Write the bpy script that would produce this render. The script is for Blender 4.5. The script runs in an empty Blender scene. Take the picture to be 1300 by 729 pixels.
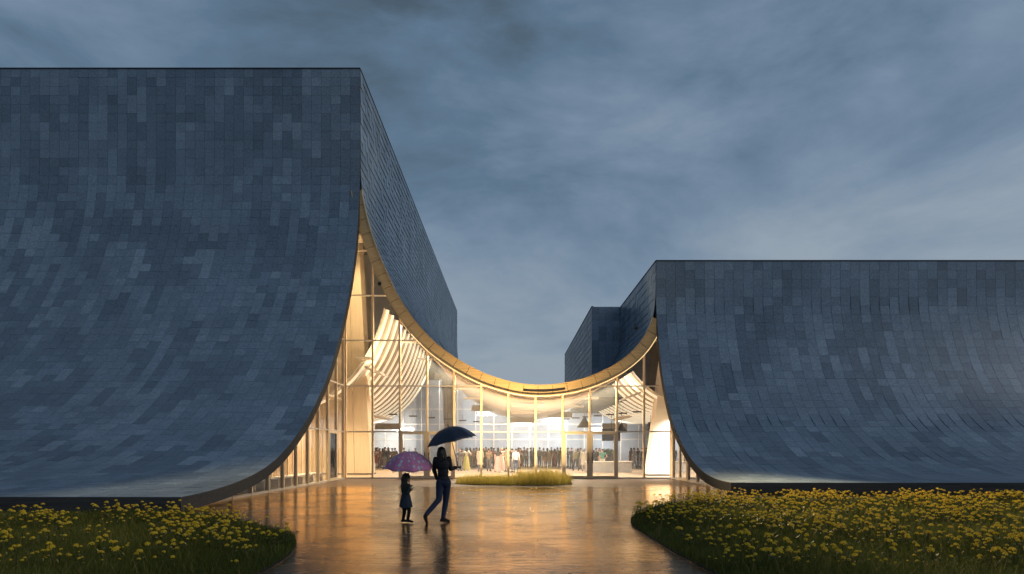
import bpy, bmesh, math, random
import numpy as np
from mathutils import Vector, Matrix, Euler
random.seed(7)
RNG = np.random.default_rng(7)
SC = bpy.context.scene
COL = SC.collection
PI = math.pi
F = 775.0                      # focal length in picture pixels; camera at the origin, 1.65 m up, looking along +Y
EYE = 1.65
YF = 33.65                     # the glass front
YT = 33.35                     # front edge of the roof and the corner of both wings
K = YT / F
XL, XR = -8.30, 7.87           # inner ends of the two tiled fronts
GL, GR = -9.19, 8.79           # side glazing

# ------------------------------------------------------------------ materials
def new_mat(name):
    m = bpy.data.materials.new(name); m.use_nodes = True
    nt = m.node_tree
    return m, nt, nt.nodes['Principled BSDF'], nt.nodes['Material Output']
def N(nt, t, **kw):
    n = nt.nodes.new(t)
    for k, v in kw.items():
        if k in n.inputs.keys(): n.inputs[k].default_value = v
        else: setattr(n, k, v)
    return n
def L(nt, a, b): nt.links.new(a, b)
def ramp(nt, fac, stops, interp='LINEAR'):
    r = nt.nodes.new('ShaderNodeValToRGB'); r.color_ramp.interpolation = interp
    e = r.color_ramp.elements
    while len(e) < len(stops): e.new(.5)
    for i, (p, c) in enumerate(stops):
        e[i].position = p; e[i].color = (*c, 1)
    L(nt, fac, r.inputs[0]); return r
def plain(name, col, rough=.6, metal=0, var=.12, scale=6, bump=0.0, spec=.5):
    """procedural material: base colour broken up by noise"""
    m, nt, b, o = new_mat(name)
    tc = N(nt, 'ShaderNodeTexCoord'); n = N(nt, 'ShaderNodeTexNoise', Scale=scale, Detail=5.0)
    L(nt, tc.outputs['Object'], n.inputs['Vector'])
    lo = tuple(c * (1 - var) for c in col); hi = tuple(min(1, c * (1 + var)) for c in col)
    r = ramp(nt, n.outputs['Fac'], [(.3, lo), (.7, hi)])
    L(nt, r.outputs[0], b.inputs['Base Color'])
    b.inputs['Roughness'].default_value = rough; b.inputs['Metallic'].default_value = metal
    b.inputs['Specular IOR Level'].default_value = spec
    if bump:
        bp = N(nt, 'ShaderNodeBump', Strength=bump, Distance=.02)
        L(nt, n.outputs['Fac'], bp.inputs['Height']); L(nt, bp.outputs[0], b.inputs['Normal'])
    return m
def tile_mat(name, dark, mid, light):
    m, nt, b, o = new_mat(name)
    at = N(nt, 'ShaderNodeAttribute', attribute_name='tone')
    tc = N(nt, 'ShaderNodeTexCoord')
    n = N(nt, 'ShaderNodeTexNoise', Scale=9.0, Detail=8.0, Roughness=.75); L(nt, tc.outputs['Object'], n.inputs['Vector'])
    v = N(nt, 'ShaderNodeTexVoronoi', Scale=16.0); L(nt, tc.outputs['Object'], v.inputs['Vector'])
    big = N(nt, 'ShaderNodeTexNoise', Scale=.35, Detail=3.0); L(nt, tc.outputs['Object'], big.inputs['Vector'])
    r = ramp(nt, at.outputs['Fac'], [(0, dark), (.45, mid), (1, light)])
    gr = ramp(nt, n.outputs['Fac'], [(.3, (.62,) * 3), (.7, (1.3,) * 3)])
    vr = ramp(nt, v.outputs['Distance'], [(.1, (.78,) * 3), (.5, (1.1,) * 3)])
    br = ramp(nt, big.outputs['Fac'], [(.3, (.85,) * 3), (.7, (1.12,) * 3)])
    cur = r.outputs[0]
    for x in (gr, vr, br):
        mx = N(nt, 'ShaderNodeMix', data_type='RGBA', blend_type='MULTIPLY'); mx.inputs[0].default_value = 1
        L(nt, cur, mx.inputs[6]); L(nt, x.outputs[0], mx.inputs[7]); cur = mx.outputs[2]
    L(nt, cur, b.inputs['Base Color'])
    rr = N(nt, 'ShaderNodeMapRange'); rr.inputs[3].default_value = .22; rr.inputs[4].default_value = .5
    L(nt, n.outputs['Fac'], rr.inputs[0]); L(nt, rr.outputs[0], b.inputs['Roughness'])
    b.inputs['Specular IOR Level'].default_value = .6
    bp = N(nt, 'ShaderNodeBump', Strength=.35, Distance=.02)
    L(nt, n.outputs['Fac'], bp.inputs['Height']); L(nt, bp.outputs[0], b.inputs['Normal'])
    return m
def wood_mat(name, c1, c2, axis='Z', rough=.45, scale=1.0, spec=.5):
    m, nt, b, o = new_mat(name)
    tc = N(nt, 'ShaderNodeTexCoord'); mp = N(nt, 'ShaderNodeMapping')
    s = {'Z': (14, 14, .7), 'X': (.7, 14, 14), 'Y': (14, .7, 14)}[axis]
    mp.inputs['Scale'].default_value = tuple(x * scale for x in s)
    L(nt, tc.outputs['Object'], mp.inputs['Vector'])
    n = N(nt, 'ShaderNodeTexNoise', Scale=1.0, Detail=6.0, Roughness=.65, Distortion=.6); L(nt, mp.outputs[0], n.inputs['Vector'])
    r = ramp(nt, n.outputs['Fac'], [(.28, c1), (.72, c2)])
    L(nt, r.outputs[0], b.inputs['Base Color']); b.inputs['Roughness'].default_value = rough; b.inputs['Specular IOR Level'].default_value = spec
    bp = N(nt, 'ShaderNodeBump', Strength=.12, Distance=.01)
    L(nt, n.outputs['Fac'], bp.inputs['Height']); L(nt, bp.outputs[0], b.inputs['Normal'])
    return m
def emit_mat(name, col, s):
    m, nt, b, o = new_mat(name)
    b.inputs['Base Color'].default_value = (*col, 1)
    b.inputs['Emission Color'].default_value = (*col, 1); b.inputs['Emission Strength'].default_value = s
    return m
def glass_mat(name, tint=(.93, .95, .96), haze=0.0, hazecol=(.8, .83, .88), rough=.02):
    m, nt, b, o = new_mat(name); nt.nodes.remove(b)
    tr = N(nt, 'ShaderNodeBsdfTransparent'); tr.inputs[0].default_value = (*tint, 1)
    gl = N(nt, 'ShaderNodeBsdfGlossy'); gl.inputs['Roughness'].default_value = rough
    fr = N(nt, 'ShaderNodeFresnel', IOR=1.5)
    # faint dirt and rain film on the pane, plus milky haze painted in for glow
    tc = N(nt, 'ShaderNodeTexCoord'); n = N(nt, 'ShaderNodeTexNoise', Scale=1.3, Detail=4.0)
    L(nt, tc.outputs['Object'], n.inputs['Vector'])
    df = N(nt, 'ShaderNodeBsdfDiffuse'); df.inputs[0].default_value = (*hazecol, 1)
    tl = N(nt, 'ShaderNodeBsdfTranslucent'); tl.inputs[0].default_value = (*hazecol, 1)
    dm = N(nt, 'ShaderNodeMixShader'); dm.inputs[0].default_value = .5
    L(nt, df.outputs[0], dm.inputs[1]); L(nt, tl.outputs[0], dm.inputs[2])
    mr = N(nt, 'ShaderNodeMapRange'); mr.inputs[3].default_value = max(0, haze * .8); mr.inputs[4].default_value = haze * 1.2 + .02
    L(nt, n.outputs['Fac'], mr.inputs[0])
    m1 = N(nt, 'ShaderNodeMixShader'); L(nt, mr.outputs[0], m1.inputs[0]); L(nt, tr.outputs[0], m1.inputs[1]); L(nt, dm.outputs[0], m1.inputs[2])
    m2 = N(nt, 'ShaderNodeMixShader'); L(nt, fr.outputs[0], m2.inputs[0]); L(nt, m1.outputs[0], m2.inputs[1]); L(nt, gl.outputs[0], m2.inputs[2])
    L(nt, m2.outputs[0], o.inputs[0])
    return m
def leaf_mat(name, stops, rough=.5, trans=.35):
    m, nt, b, o = new_mat(name)
    at = N(nt, 'ShaderNodeAttribute', attribute_name='tone')
    r = ramp(nt, at.outputs['Fac'], stops)
    L(nt, r.outputs[0], b.inputs['Base Color']); b.inputs['Roughness'].default_value = rough; b.inputs['Specular IOR Level'].default_value = .15
    tl = N(nt, 'ShaderNodeBsdfTranslucent'); L(nt, r.outputs[0], tl.inputs[0])
    mx = N(nt, 'ShaderNodeMixShader'); mx.inputs[0].default_value = trans
    L(nt, b.outputs[0], mx.inputs[1]); L(nt, tl.outputs[0], mx.inputs[2]); L(nt, mx.outputs[0], o.inputs[0])
    return m
_cloth = {}
def cloth(c, rough=.8):
    key = tuple(round(x, 3) for x in c)
    if key not in _cloth:
        _cloth[key] = plain('cloth', c, rough, var=.2, scale=14, bump=.15, spec=.25)
    return _cloth[key]

def paving_mat():
    m, nt, b, o = new_mat('wet_paving')
    tc = N(nt, 'ShaderNodeTexCoord')
    mp = N(nt, 'ShaderNodeMapping'); mp.inputs['Rotation'].default_value = (0, 0, math.radians(4)); L(nt, tc.outputs['Object'], mp.inputs['Vector'])
    br = N(nt, 'ShaderNodeTexBrick', Scale=1.0); br.offset = .5
    br.inputs['Brick Width'].default_value = .62; br.inputs['Row Height'].default_value = .21
    br.inputs['Mortar Size'].default_value = .010; br.inputs['Mortar Smooth'].default_value = .3; br.inputs['Bias'].default_value = 0
    br.inputs['Color1'].default_value = (.07, .041, .026, 1); br.inputs['Color2'].default_value = (.125, .076, .047, 1); br.inputs['Mortar'].default_value = (.035, .024, .018, 1)
    L(nt, mp.outputs[0], br.inputs['Vector'])
    n1 = N(nt, 'ShaderNodeTexNoise', Scale=.55, Detail=6.0, Roughness=.6); L(nt, tc.outputs['Object'], n1.inputs['Vector'])
    n2 = N(nt, 'ShaderNodeTexNoise', Scale=11.0, Detail=6.0); L(nt, tc.outputs['Object'], n2.inputs['Vector'])
    # ripples of rain water: mostly across the line of sight
    mpr = N(nt, 'ShaderNodeMapping'); mpr.inputs['Scale'].default_value = (1.5, 2.6, 1); L(nt, tc.outputs['Object'], mpr.inputs['Vector'])
    n3 = N(nt, 'ShaderNodeTexNoise', Scale=1.7, Detail=5.0, Roughness=.6, Distortion=.5); L(nt, mpr.outputs[0], n3.inputs['Vector'])
    g = ramp(nt, n2.outputs['Fac'], [(.3, (.72,) * 3), (.7, (1.25,) * 3)])
    mx = N(nt, 'ShaderNodeMix', data_type='RGBA', blend_type='MULTIPLY'); mx.inputs[0].default_value = 1
    L(nt, br.outputs['Color'], mx.inputs[6]); L(nt, g.outputs[0], mx.inputs[7])
    L(nt, mx.outputs[2], b.inputs['Base Color'])
    # the paving dries out under the roof, close to the glass
    sep = N(nt, 'ShaderNodeSeparateXYZ'); L(nt, tc.outputs['Object'], sep.inputs[0])
    edge = N(nt, 'ShaderNodeMath', operation='MULTIPLY_ADD'); edge.inputs[1].default_value = 5.0; L(nt, n1.outputs['Fac'], edge.inputs[0]); L(nt, sep.outputs['Y'], edge.inputs[2])
    dry = N(nt, 'ShaderNodeMapRange'); dry.inputs[1].default_value = 28.6; dry.inputs[2].default_value = 31.0; L(nt, edge.outputs[0], dry.inputs[0])
    wet = N(nt, 'ShaderNodeMapRange'); wet.inputs[1].default_value = .35; wet.inputs[2].default_value = .62; wet.inputs[3].default_value = .34; wet.inputs[4].default_value = .16
    L(nt, n1.outputs['Fac'], wet.inputs[0])
    rg = N(nt, 'ShaderNodeMix'); L(nt, dry.outputs[0], rg.inputs[0]); L(nt, wet.outputs[0], rg.inputs[2]); rg.inputs[3].default_value = .62
    L(nt, rg.outputs[0], b.inputs['Roughness'])
    hb = N(nt, 'ShaderNodeMath', operation='MULTIPLY'); L(nt, br.outputs['Fac'], hb.inputs[0]); hb.inputs[1].default_value = -.35
    ha = N(nt, 'ShaderNodeMath', operation='MULTIPLY_ADD'); L(nt, n2.outputs['Fac'], ha.inputs[0]); ha.inputs[1].default_value = .12; L(nt, hb.outputs[0], ha.inputs[2])
    # each paver lies a little differently
    hs = N(nt, 'ShaderNodeMath', operation='ADD'); L(nt, ha.outputs[0], hs.inputs[0]); L(nt, n3.outputs['Fac'], hs.inputs[1])
    bp = N(nt, 'ShaderNodeBump', Strength=.35, Distance=.02); L(nt, hs.outputs[0], bp.inputs['Height']); L(nt, bp.outputs[0], b.inputs['Normal'])
    hc = N(nt, 'ShaderNodeMath', operation='MULTIPLY_ADD'); L(nt, hb.outputs[0], hc.inputs[0]); hc.inputs[1].default_value = .3; L(nt, n3.outputs['Fac'], hc.inputs[2])
    bc = N(nt, 'ShaderNodeBump', Strength=.6, Distance=.017); L(nt, hc.outputs[0], bc.inputs['Height']); 
    gl = N(nt, 'ShaderNodeBsdfGlossy'); gl.inputs[0].default_value = (1, .72, .42, 1); L(nt, bc.outputs[0], gl.inputs['Normal'])
    gr = N(nt, 'ShaderNodeMapRange'); gr.inputs[1].default_value = .3; gr.inputs[2].default_value = .65; gr.inputs[3].default_value = .11; gr.inputs[4].default_value = .025; L(nt, n1.outputs['Fac'], gr.inputs[0]); L(nt, gr.outputs[0], gl.inputs['Roughness'])
    fr = N(nt, 'ShaderNodeFresnel', IOR=1.62); L(nt, bc.outputs[0], fr.inputs['Normal'])
    # mortar joints stand proud of the film, each stone holds a little more or less water
    jn = N(nt, 'ShaderNodeMapRange'); jn.inputs[3].default_value = 1.0; jn.inputs[4].default_value = .25; L(nt, br.outputs['Fac'], jn.inputs[0])
    sepc = N(nt, 'ShaderNodeSeparateColor'); L(nt, br.outputs['Color'], sepc.inputs[0])
    pv = N(nt, 'ShaderNodeMapRange'); pv.inputs[1].default_value = .07; pv.inputs[2].default_value = .125; pv.inputs[3].default_value = .66; pv.inputs[4].default_value = 1.0; L(nt, sepc.outputs[0], pv.inputs[0])
    dw = N(nt, 'ShaderNodeMapRange'); dw.inputs[3].default_value = 1.0; dw.inputs[4].default_value = .12; L(nt, dry.outputs[0], dw.inputs[0])
    # where the water stands deeper it hides joints and stones
    pud = N(nt, 'ShaderNodeMapRange', interpolation_type='SMOOTHSTEP'); pud.inputs[1].default_value = .46; pud.inputs[2].default_value = .56; L(nt, n1.outputs['Fac'], pud.inputs[0])
    jp = N(nt, 'ShaderNodeMath', operation='MULTIPLY'); L(nt, jn.outputs[0], jp.inputs[0]); L(nt, pv.outputs[0], jp.inputs[1])
    jm = N(nt, 'ShaderNodeMix'); L(nt, pud.outputs[0], jm.inputs[0]); L(nt, jp.outputs[0], jm.inputs[2]); jm.inputs[3].default_value = 1.0
    cur = fr.outputs[0]
    for q in (jm, dw):
        mm = N(nt, 'ShaderNodeMath', operation='MULTIPLY'); L(nt, cur, mm.inputs[0]); L(nt, q.outputs[0], mm.inputs[1]); cur = mm.outputs[0]
    mxs = N(nt, 'ShaderNodeMixShader'); L(nt, cur, mxs.inputs[0]); L(nt, b.outputs[0], mxs.inputs[1]); L(nt, gl.outputs[0], mxs.inputs[2]); L(nt, mxs.outputs[0], o.inputs[0])
    return m

M = {}
M['tile'] = tile_mat('slate_tile', (.105, .150, .210), (.165, .228, .310), (.235, .312, .405))
M['under'] = plain('dark_membrane', (.04, .045, .05), .7)
M['plank'] = wood_mat('dark_plank', (.04, .04, .041), (.085, .083, .08), 'X', .85, spec=.08)
M['brass'] = wood_mat('golden_timber_panel', (.52, .35, .15), (.72, .50, .24), 'X', .38)
M['plaster'] = plain('pink_plaster', (.72, .62, .56), .75, var=.05, scale=.6)
M['ceil'] = plain('grey_white_ceiling', (.42, .41, .40), .7, var=.06, scale=.8)
M['pale_wood'] = wood_mat('pale_wood', (.60, .48, .33), (.74, .62, .45), 'Z', .5)
M['panel_wood'] = wood_mat('panel_wood', (.36, .26, .16), (.5, .37, .23), 'Z', .5)
M['cream'] = plain('cream_wall', (.74, .68, .58), .7, var=.06, scale=1.2)
M['white'] = plain('white_paint', (.78, .76, .72), .5, var=.05)
M['mullion'] = plain('bronze_aluminium', (.72, .57, .38), .38, .1, .08, 3)
M['rail'] = plain('light_aluminium', (.62, .56, .48), .4, .2, .08, 3)
M['dark'] = plain('dark_metal', (.03, .03, .035), .45, .4)
M['black'] = plain('black_box', (.02, .02, .022), .5)
M['floor'] = wood_mat('hall_floor', (.20, .145, .095), (.29, .215, .145), 'Y', .35, .5)
M['concrete'] = plain('grey_concrete', (.3, .29, .28), .7, bump=.2)
M['soil'] = plain('soil', (.035, .026, .018), .95, var=.5, scale=4, bump=.6)
M['field'] = plain('far_meadow', (.05, .06, .03), .95, var=.4, scale=.3, bump=.4)
M['glass'] = glass_mat('clear_glass', haze=.055)  # thin white veil painted into the pane for the hall's hazy glow
M['haze'] = glass_mat('hazed_glass', (.95, .97, 1), .48, (.86, .91, .98))  # white mixed into the rear panes stands in for bright bloom
M['strip'] = emit_mat('warm_strip', (1, .68, .32), 1.6)
M['rib'] = plain('cream_rib', (.74, .66, .52), .5, var=.06)
M['riblight'] = emit_mat('rib_light', (1, .86, .62), .75)
M['lamp'] = emit_mat('lamp_face', (1, .83, .58), 14)
M['grass'] = leaf_mat('meadow_grass', [(0, (.055, .072, .014)), (.6, (.11, .135, .028)), (1, (.20, .17, .055))], .6)
M['gold'] = leaf_mat('ornamental_grass', [(0, (.36, .32, .07)), (.6, (.74, .60, .14)), (1, (.85, .72, .32))], .5, .6)
M['bloom'] = leaf_mat('yellow_bloom', [(0, (.62, .42, .02)), (.5, (.80, .60, .04)), (1, (.88, .72, .12))], .6, .5)
M['stem'] = leaf_mat('flower_stem', [(0, (.04, .055, .015)), (1, (.07, .09, .025))], .5, .2)
M['leaf'] = leaf_mat('tree_leaf', [(0, (.02, .035, .018)), (1, (.07, .09, .04))], .5, .3)
M['bark'] = plain('bark', (.07, .055, .04), .9, bump=.5)
M['pave'] = paving_mat()
M['skin'] = plain('skin', (.48, .29, .2), .5, var=.06)
M['hair'] = plain('dark_hair', (.012, .009, .008), .45, var=.3, scale=40, bump=.4)
M['navy'] = plain('navy_canopy', (.012, .02, .045), .4, var=.12, scale=20, bump=.1)
def dotted():
    m, nt, b, o = new_mat('dotted_canopy')
    uv = N(nt, 'ShaderNodeUVMap', uv_map='UVMap')
    v = N(nt, 'ShaderNodeTexVoronoi', Scale=1.0, Randomness=.6); L(nt, uv.outputs[0], v.inputs['Vector'])
    r = ramp(nt, v.outputs['Distance'], [(.31, (.66, .84, .92)), (.38, (.80, .34, .60))])
    L(nt, r.outputs[0], b.inputs['Base Color']); b.inputs['Roughness'].default_value = .45
    tl = N(nt, 'ShaderNodeBsdfTranslucent'); L(nt, r.outputs[0], tl.inputs[0])
    mx = N(nt, 'ShaderNodeMixShader'); mx.inputs[0].default_value = .45
    L(nt, b.outputs[0], mx.inputs[1]); L(nt, tl.outputs[0], mx.inputs[2]); L(nt, mx.outputs[0], o.inputs[0])
    return m
M['dots'] = dotted()

# ------------------------------------------------------------------ mesh helpers
class MB:
    def __init__(s): s.v = []; s.f = []; s.m = []; s.cur = 0
    def add(s, vs, fs):
        o = len(s.v); s.v += [tuple(map(float, p)) for p in vs]
        for f in fs: s.f.append(tuple(o + i for i in f)); s.m.append(s.cur)
    def box(s, x0, x1, y0, y1, z0, z1):
        s.add([(x0,y0,z0),(x1,y0,z0),(x1,y1,z0),(x0,y1,z0),(x0,y0,z1),(x1,y0,z1),(x1,y1,z1),(x0,y1,z1)],
              [(0,3,2,1),(4,5,6,7),(0,1,5,4),(1,2,6,5),(2,3,7,6),(3,0,4,7)])
    def hexa(s, b, t):
        s.add(list(b) + list(t), [(0,3,2,1),(4,5,6,7),(0,1,5,4),(1,2,6,5),(2,3,7,6),(3,0,4,7)])
    def cone(s, a, b, ra, rb, n=10, caps=True):
        a = Vector(a); b = Vector(b); d = b - a
        if d.length < 1e-6: return
        q = d.to_track_quat('Z', 'Y')
        vs = []
        for c, r in ((a, ra), (b, rb)):
            for i in range(n):
                t = 2 * PI * i / n; vs.append(c + q @ Vector((r * math.cos(t), r * math.sin(t), 0)))
        fs = [(i, (i + 1) % n, n + (i + 1) % n, n + i) for i in range(n)]
        if caps: fs += [tuple(range(n))[::-1], tuple(range(n, 2 * n))]
        s.add(vs, fs)
    def ell(s, c, r, rot=None, nu=14, nv=9):
        R = rot.to_matrix() if rot is not None else Matrix.Identity(3)
        c = Vector(c); vs = [c + R @ Vector((0, 0, r[2]))]
        for j in range(1, nv):
            p = PI * j / nv
            for i in range(nu):
                t = 2 * PI * i / nu
                vs.append(c + R @ Vector((r[0]*math.sin(p)*math.cos(t), r[1]*math.sin(p)*math.sin(t), r[2]*math.cos(p))))
        vs.append(c - R @ Vector((0, 0, r[2]))); e = len(vs) - 1
        fs = [(0, 1 + i, 1 + (i + 1) % nu) for i in range(nu)]
        for j in range(nv - 2):
            for i in range(nu):
                a = 1 + j * nu; fs.append((a + i, a + nu + i, a + nu + (i + 1) % nu, a + (i + 1) % nu))
        a = 1 + (nv - 2) * nu
        fs += [(e, a + (i + 1) % nu, a + i) for i in range(nu)]
        s.add(vs, fs)
    def caps(s, pts, rad, n=10):
        for i in range(len(pts) - 1):
            s.cone(pts[i], pts[i + 1], rad[i], rad[i + 1], n)
        for p, r in zip(pts, rad): s.ell(p, (r, r, r), None, n, 6)
    def tube(s, pts, r, n=8):
        for i in range(len(pts) - 1): s.cone(pts[i], pts[i + 1], r, r, n)
    def grid(s, rows):
        nr, nc = len(rows), len(rows[0])
        s.add([p for r in rows for p in r], [(j*nc+i, j*nc+i+1, (j+1)*nc+i+1, (j+1)*nc+i) for j in range(nr-1) for i in range(nc-1)])
    def mesh(s, name, mats, smooth=False, tone=None):
        me = bpy.data.meshes.new(name); me.from_pydata(s.v, [], s.f); 
        for m in (mats if isinstance(mats, (list, tuple)) else [mats]): me.materials.append(m)
        if any(s.m): me.polygons.foreach_set('material_index', s.m)
        if smooth: me.polygons.foreach_set('use_smooth', [True] * len(s.f))
        if tone is not None:
            a = me.attributes.new('tone', 'FLOAT', 'POINT'); a.data.foreach_set('value', np.asarray(tone, dtype=np.float32))
        me.update(); return me
    def build(s, name, mats, parent=None, smooth=False, tone=None):
        return link(name, s.mesh(name, mats, smooth, tone), parent)
def link(name, data, parent=None):
    o = bpy.data.objects.new(name, data); COL.objects.link(o)
    if parent is not None: o.parent = parent
    return o
def tag(o, label, cat, group=None, kind=None):
    if label: o['label'] = label
    if cat: o['category'] = cat
    if group: o['group'] = group
    if kind: o['kind'] = kind
    return o
def thing(name, label, cat, loc=(0, 0, 0), rz=0, group=None):
    o = link(name, None); o.location = loc; o.rotation_euler = (0, 0, rz)
    o.empty_display_size = .2
    return tag(o, label, cat, group)
def struct(o): o['kind'] = 'structure'; return o
def local(o, mb):
    """shift a mesh builder's world points into the frame of an unrotated Empty"""
    l = o.location; mb.v = [(x - l.x, y - l.y, z - l.z) for x, y, z in mb.v]; return mb
def copy_tree(o, parent=None):
    c = o.copy(); COL.objects.link(c)
    if parent is not None: c.parent = parent
    for ch in list(o.children): copy_tree(ch, c)
    return c
def remeshed(mb, voxel, smooth=4):
    me = bpy.data.meshes.new('tmp'); me.from_pydata(mb.v, [], mb.f); me.update()
    o = bpy.data.objects.new('tmp', me); COL.objects.link(o)
    r = o.modifiers.new('r', 'REMESH'); r.mode = 'VOXEL'; r.voxel_size = voxel
    s = o.modifiers.new('s', 'SMOOTH'); s.factor = .5; s.iterations = smooth
    dg = bpy.context.evaluated_depsgraph_get()
    out = bpy.data.meshes.new_from_object(o.evaluated_get(dg))
    bpy.data.objects.remove(o); bpy.data.meshes.remove(me)
    out.polygons.foreach_set('use_smooth', [True] * len(out.polygons))
    return out
def put(name, me, mat, parent):
    me.name = name; me.materials.clear(); me.materials.append(mat)
    return link(name, me, parent)

# ------------------------------------------------------------------ curves of the building
def resample(pts, n, smooth=3):
    p = np.array(pts, float)
    for _ in range(1):
        d = np.r_[0, np.cumsum(np.hypot(*np.diff(p, axis=0).T))]
    # Catmull-Rom style smoothing: dense linear sampling, then relax
    t = np.linspace(0, d[-1], 400); q = np.stack([np.interp(t, d, p[:, i]) for i in range(2)], 1)
    for _ in range(smooth * 60):
        q[1:-1] += .5 * ((q[:-2] + q[2:]) / 2 - q[1:-1])
    d = np.r_[0, np.cumsum(np.hypot(*np.diff(q, axis=0).T))]
    t = np.linspace(0, d[-1], n)
    return np.stack([np.interp(t, d, q[:, i]) for i in range(2)], 1), d[-1]
PROF_L = [(15.3,.44),(16.6,.46),(18.77,.66),(20.65,1.0),(22.1,1.45),(24.9,2.86),(27.5,4.84),(29.2,6.7),(30.6,8.66),(31.75,10.66),(32.6,12.6),(33.2,15.0),(33.35,16.5),(33.35,22.43)]
PROF_R = [(21.94,.43),(23.5,.46),(25.2,.68),(27.2,1.3),(29.85,2.79),(31.2,4.27),(32.2,5.83),(33.0,7.9),(33.35,9.4),(33.35,11.9)]
CPX = [(457,87),(457,215),(459.5,250),(469.5,292.7),(482.7,329),(504,376),(528.8,412.5),(555,440),(586,461),(618.3,477.5),(655,488),(680,490.6),(705,489.5),(733,484.6),(754.9,477),(776.8,467),(796,454),(812.5,438),(824.8,417.4),(831,399),(832.9,380),(832.9,332)]
COURT = [((x - 650) * K, EYE + (570 - y) * K) for x, y in CPX]
pl, LEN_L = resample(PROF_L[::-1], 110, 4)        # top to bottom
pr, LEN_R = resample(PROF_R[::-1], 90, 5)
pc, LEN_C = resample(COURT, 130, 1)              # left top to right top
def normals(p, flip=1):
    t = np.gradient(p, axis=0); t /= np.linalg.norm(t, axis=1)[:, None] + 1e-9
    return np.stack([t[:, 1], -t[:, 0]], 1) * flip
nl = normals(pl); nr_ = normals(pr); nc_ = normals(pc)
if nl[len(nl)//2][1] < 0: nl = -nl               # outwards = up and to the camera
if nr_[len(nr_)//2][1] < 0: nr_ = -nr_
if nc_[len(nc_)//2][1] < 0: nc_ = -nc_
cu = pc - nc_ * .56                              # underside of the court roof
cu[0] = pc[0] + (-.56, 0); cu[-1] = pc[-1] + (.56, 0)
def court_under(x):
    i = np.argsort(cu[:, 0]); 
    lo = int(np.argmin(cu[:, 1]))
    if x < cu[lo, 0]:
        a = cu[:lo + 1]; k = np.argsort(a[:, 0]); return float(np.interp(x, a[k, 0], a[k, 1]))
    a = cu[lo:]; k = np.argsort(a[:, 0]); return float(np.interp(x, a[k, 0], a[k, 1]))
ul = pl - nl * .36; ur = pr - nr_ * .36
def sheet_under(u, y):
    k = np.argsort(u[:, 0]); return float(np.interp(y, u[k, 0], u[k, 1]))

def tiles(mb, tone, P, Nn, length, u_of, u0, ncol, w, h, dirn=1, v0=0.0, v1=None, seed=1, bot=.008):
    """shingles on an extruded profile. P: profile samples, u_of(u, a, b) -> point"""
    rng = np.random.default_rng(seed)
    n = len(P); vs = np.linspace(0, length, n)
    v1 = length if v1 is None else v1
    at = lambda v: (np.array([np.interp(v, vs, P[:, 0]), np.interp(v, vs, P[:, 1])]), np.array([np.interp(v, vs, Nn[:, 0]), np.interp(v, vs, Nn[:, 1])]))
    prev = rng.random(200)
    for c in range(ncol):
        a = u0 + dirn * (c * w + .006); b = u0 + dirn * ((c + 1) * w - .006)
        v = v0 - (h * .5 if c % 2 else 0) ; k = 0; last = rng.random()
        while v < v1 - .02:
            cuts = [v, v + h / 2, v + h] if rng.random() < .5 else [v, v + h]
            for ci in range(len(cuts) - 1):
                s, e = max(cuts[ci], v0), min(cuts[ci + 1], v1)
                if e - s <= .06: continue
                wv_ = .5 + .25 * math.sin(c * .55 + 1.3 * math.sin(v * .45 + seed)) + .25 * math.sin(v * .8 + c * .23 + seed * 2.1 + 1.6 * math.sin(c * .21))
                if rng.random() < .30: tn = last
                elif rng.random() < .25: tn = prev[k]
                else: tn = (.12 if wv_ + rng.normal(0, .28) < .36 else .46 if rng.random() < .7 else .74) if rng.random() < .85 else rng.choice([.3, .6, .95])
                last = tn; prev[k] = tn; tn = tn * .86 + .06 + (.09 if ci else 0)
                tt = float(np.clip(tn + rng.normal(0, .05), 0, 1))
                top = .005
                rows = []; m = 5
                tilt = rng.normal(0, .0015)
                for j in range(m):
                    q = j / (m - 1); p, nn = at(s + (e - s - .008) * q); off = top + (bot - top) * q + tilt
                    pp = p + nn * off
                    rows.append((u_of(a, *pp), u_of(b, *pp)))
                p, nn = at(e - .008); pp = p - nn * .004
                rows.append((u_of(a, *pp), u_of(b, *pp)))
                pts = [x for r in rows for x in r]
                o = len(pts)
                p, nn = at(s); pp = p - nn * .004; pts += [u_of(a, *pp), u_of(b, *pp)]
                fs = [(2*q_, 2*q_+1, 2*q_+3, 2*q_+2) for q_ in range(m)] + [(*range(0, 2*m+1, 2), o), (o+1, *range(2*m+1, 0, -2))]
                mb.add(pts, fs); tone += [tt] * len(pts)
            v += h; k += 1

def shell(name, P, Nn, u_of, ua, ub, thick, parent, mats, nu=2):
    """closed sheet: dark membrane on top, soffit below, edge trim"""
    mb = MB(); n = len(P); Q = P - Nn * thick
    us = np.linspace(ua, ub, nu)
    mb.grid([[u_of(u, *p) for u in us] for p in P])
    mb.cur = 1; mb.grid([[u_of(u, *p) for u in us] for p in Q])
    mb.cur = 2
    for u in (ua, ub):
        mb.grid([[u_of(u, *P[i]), u_of(u, *Q[i])] for i in range(n)])
    for i in (0, n - 1): mb.grid([[u_of(u, *P[i]) for u in us], [u_of(u, *Q[i]) for u in us]])
    return mb.build(name, mats, parent)

fx = lambda u, y, z: (u, y, z)      # profile in (y, z), extruded along x
fy = lambda u, x, z: (x, u, z)      # profile in (x, z), extruded along y
TW, TH = .53, .98

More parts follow.
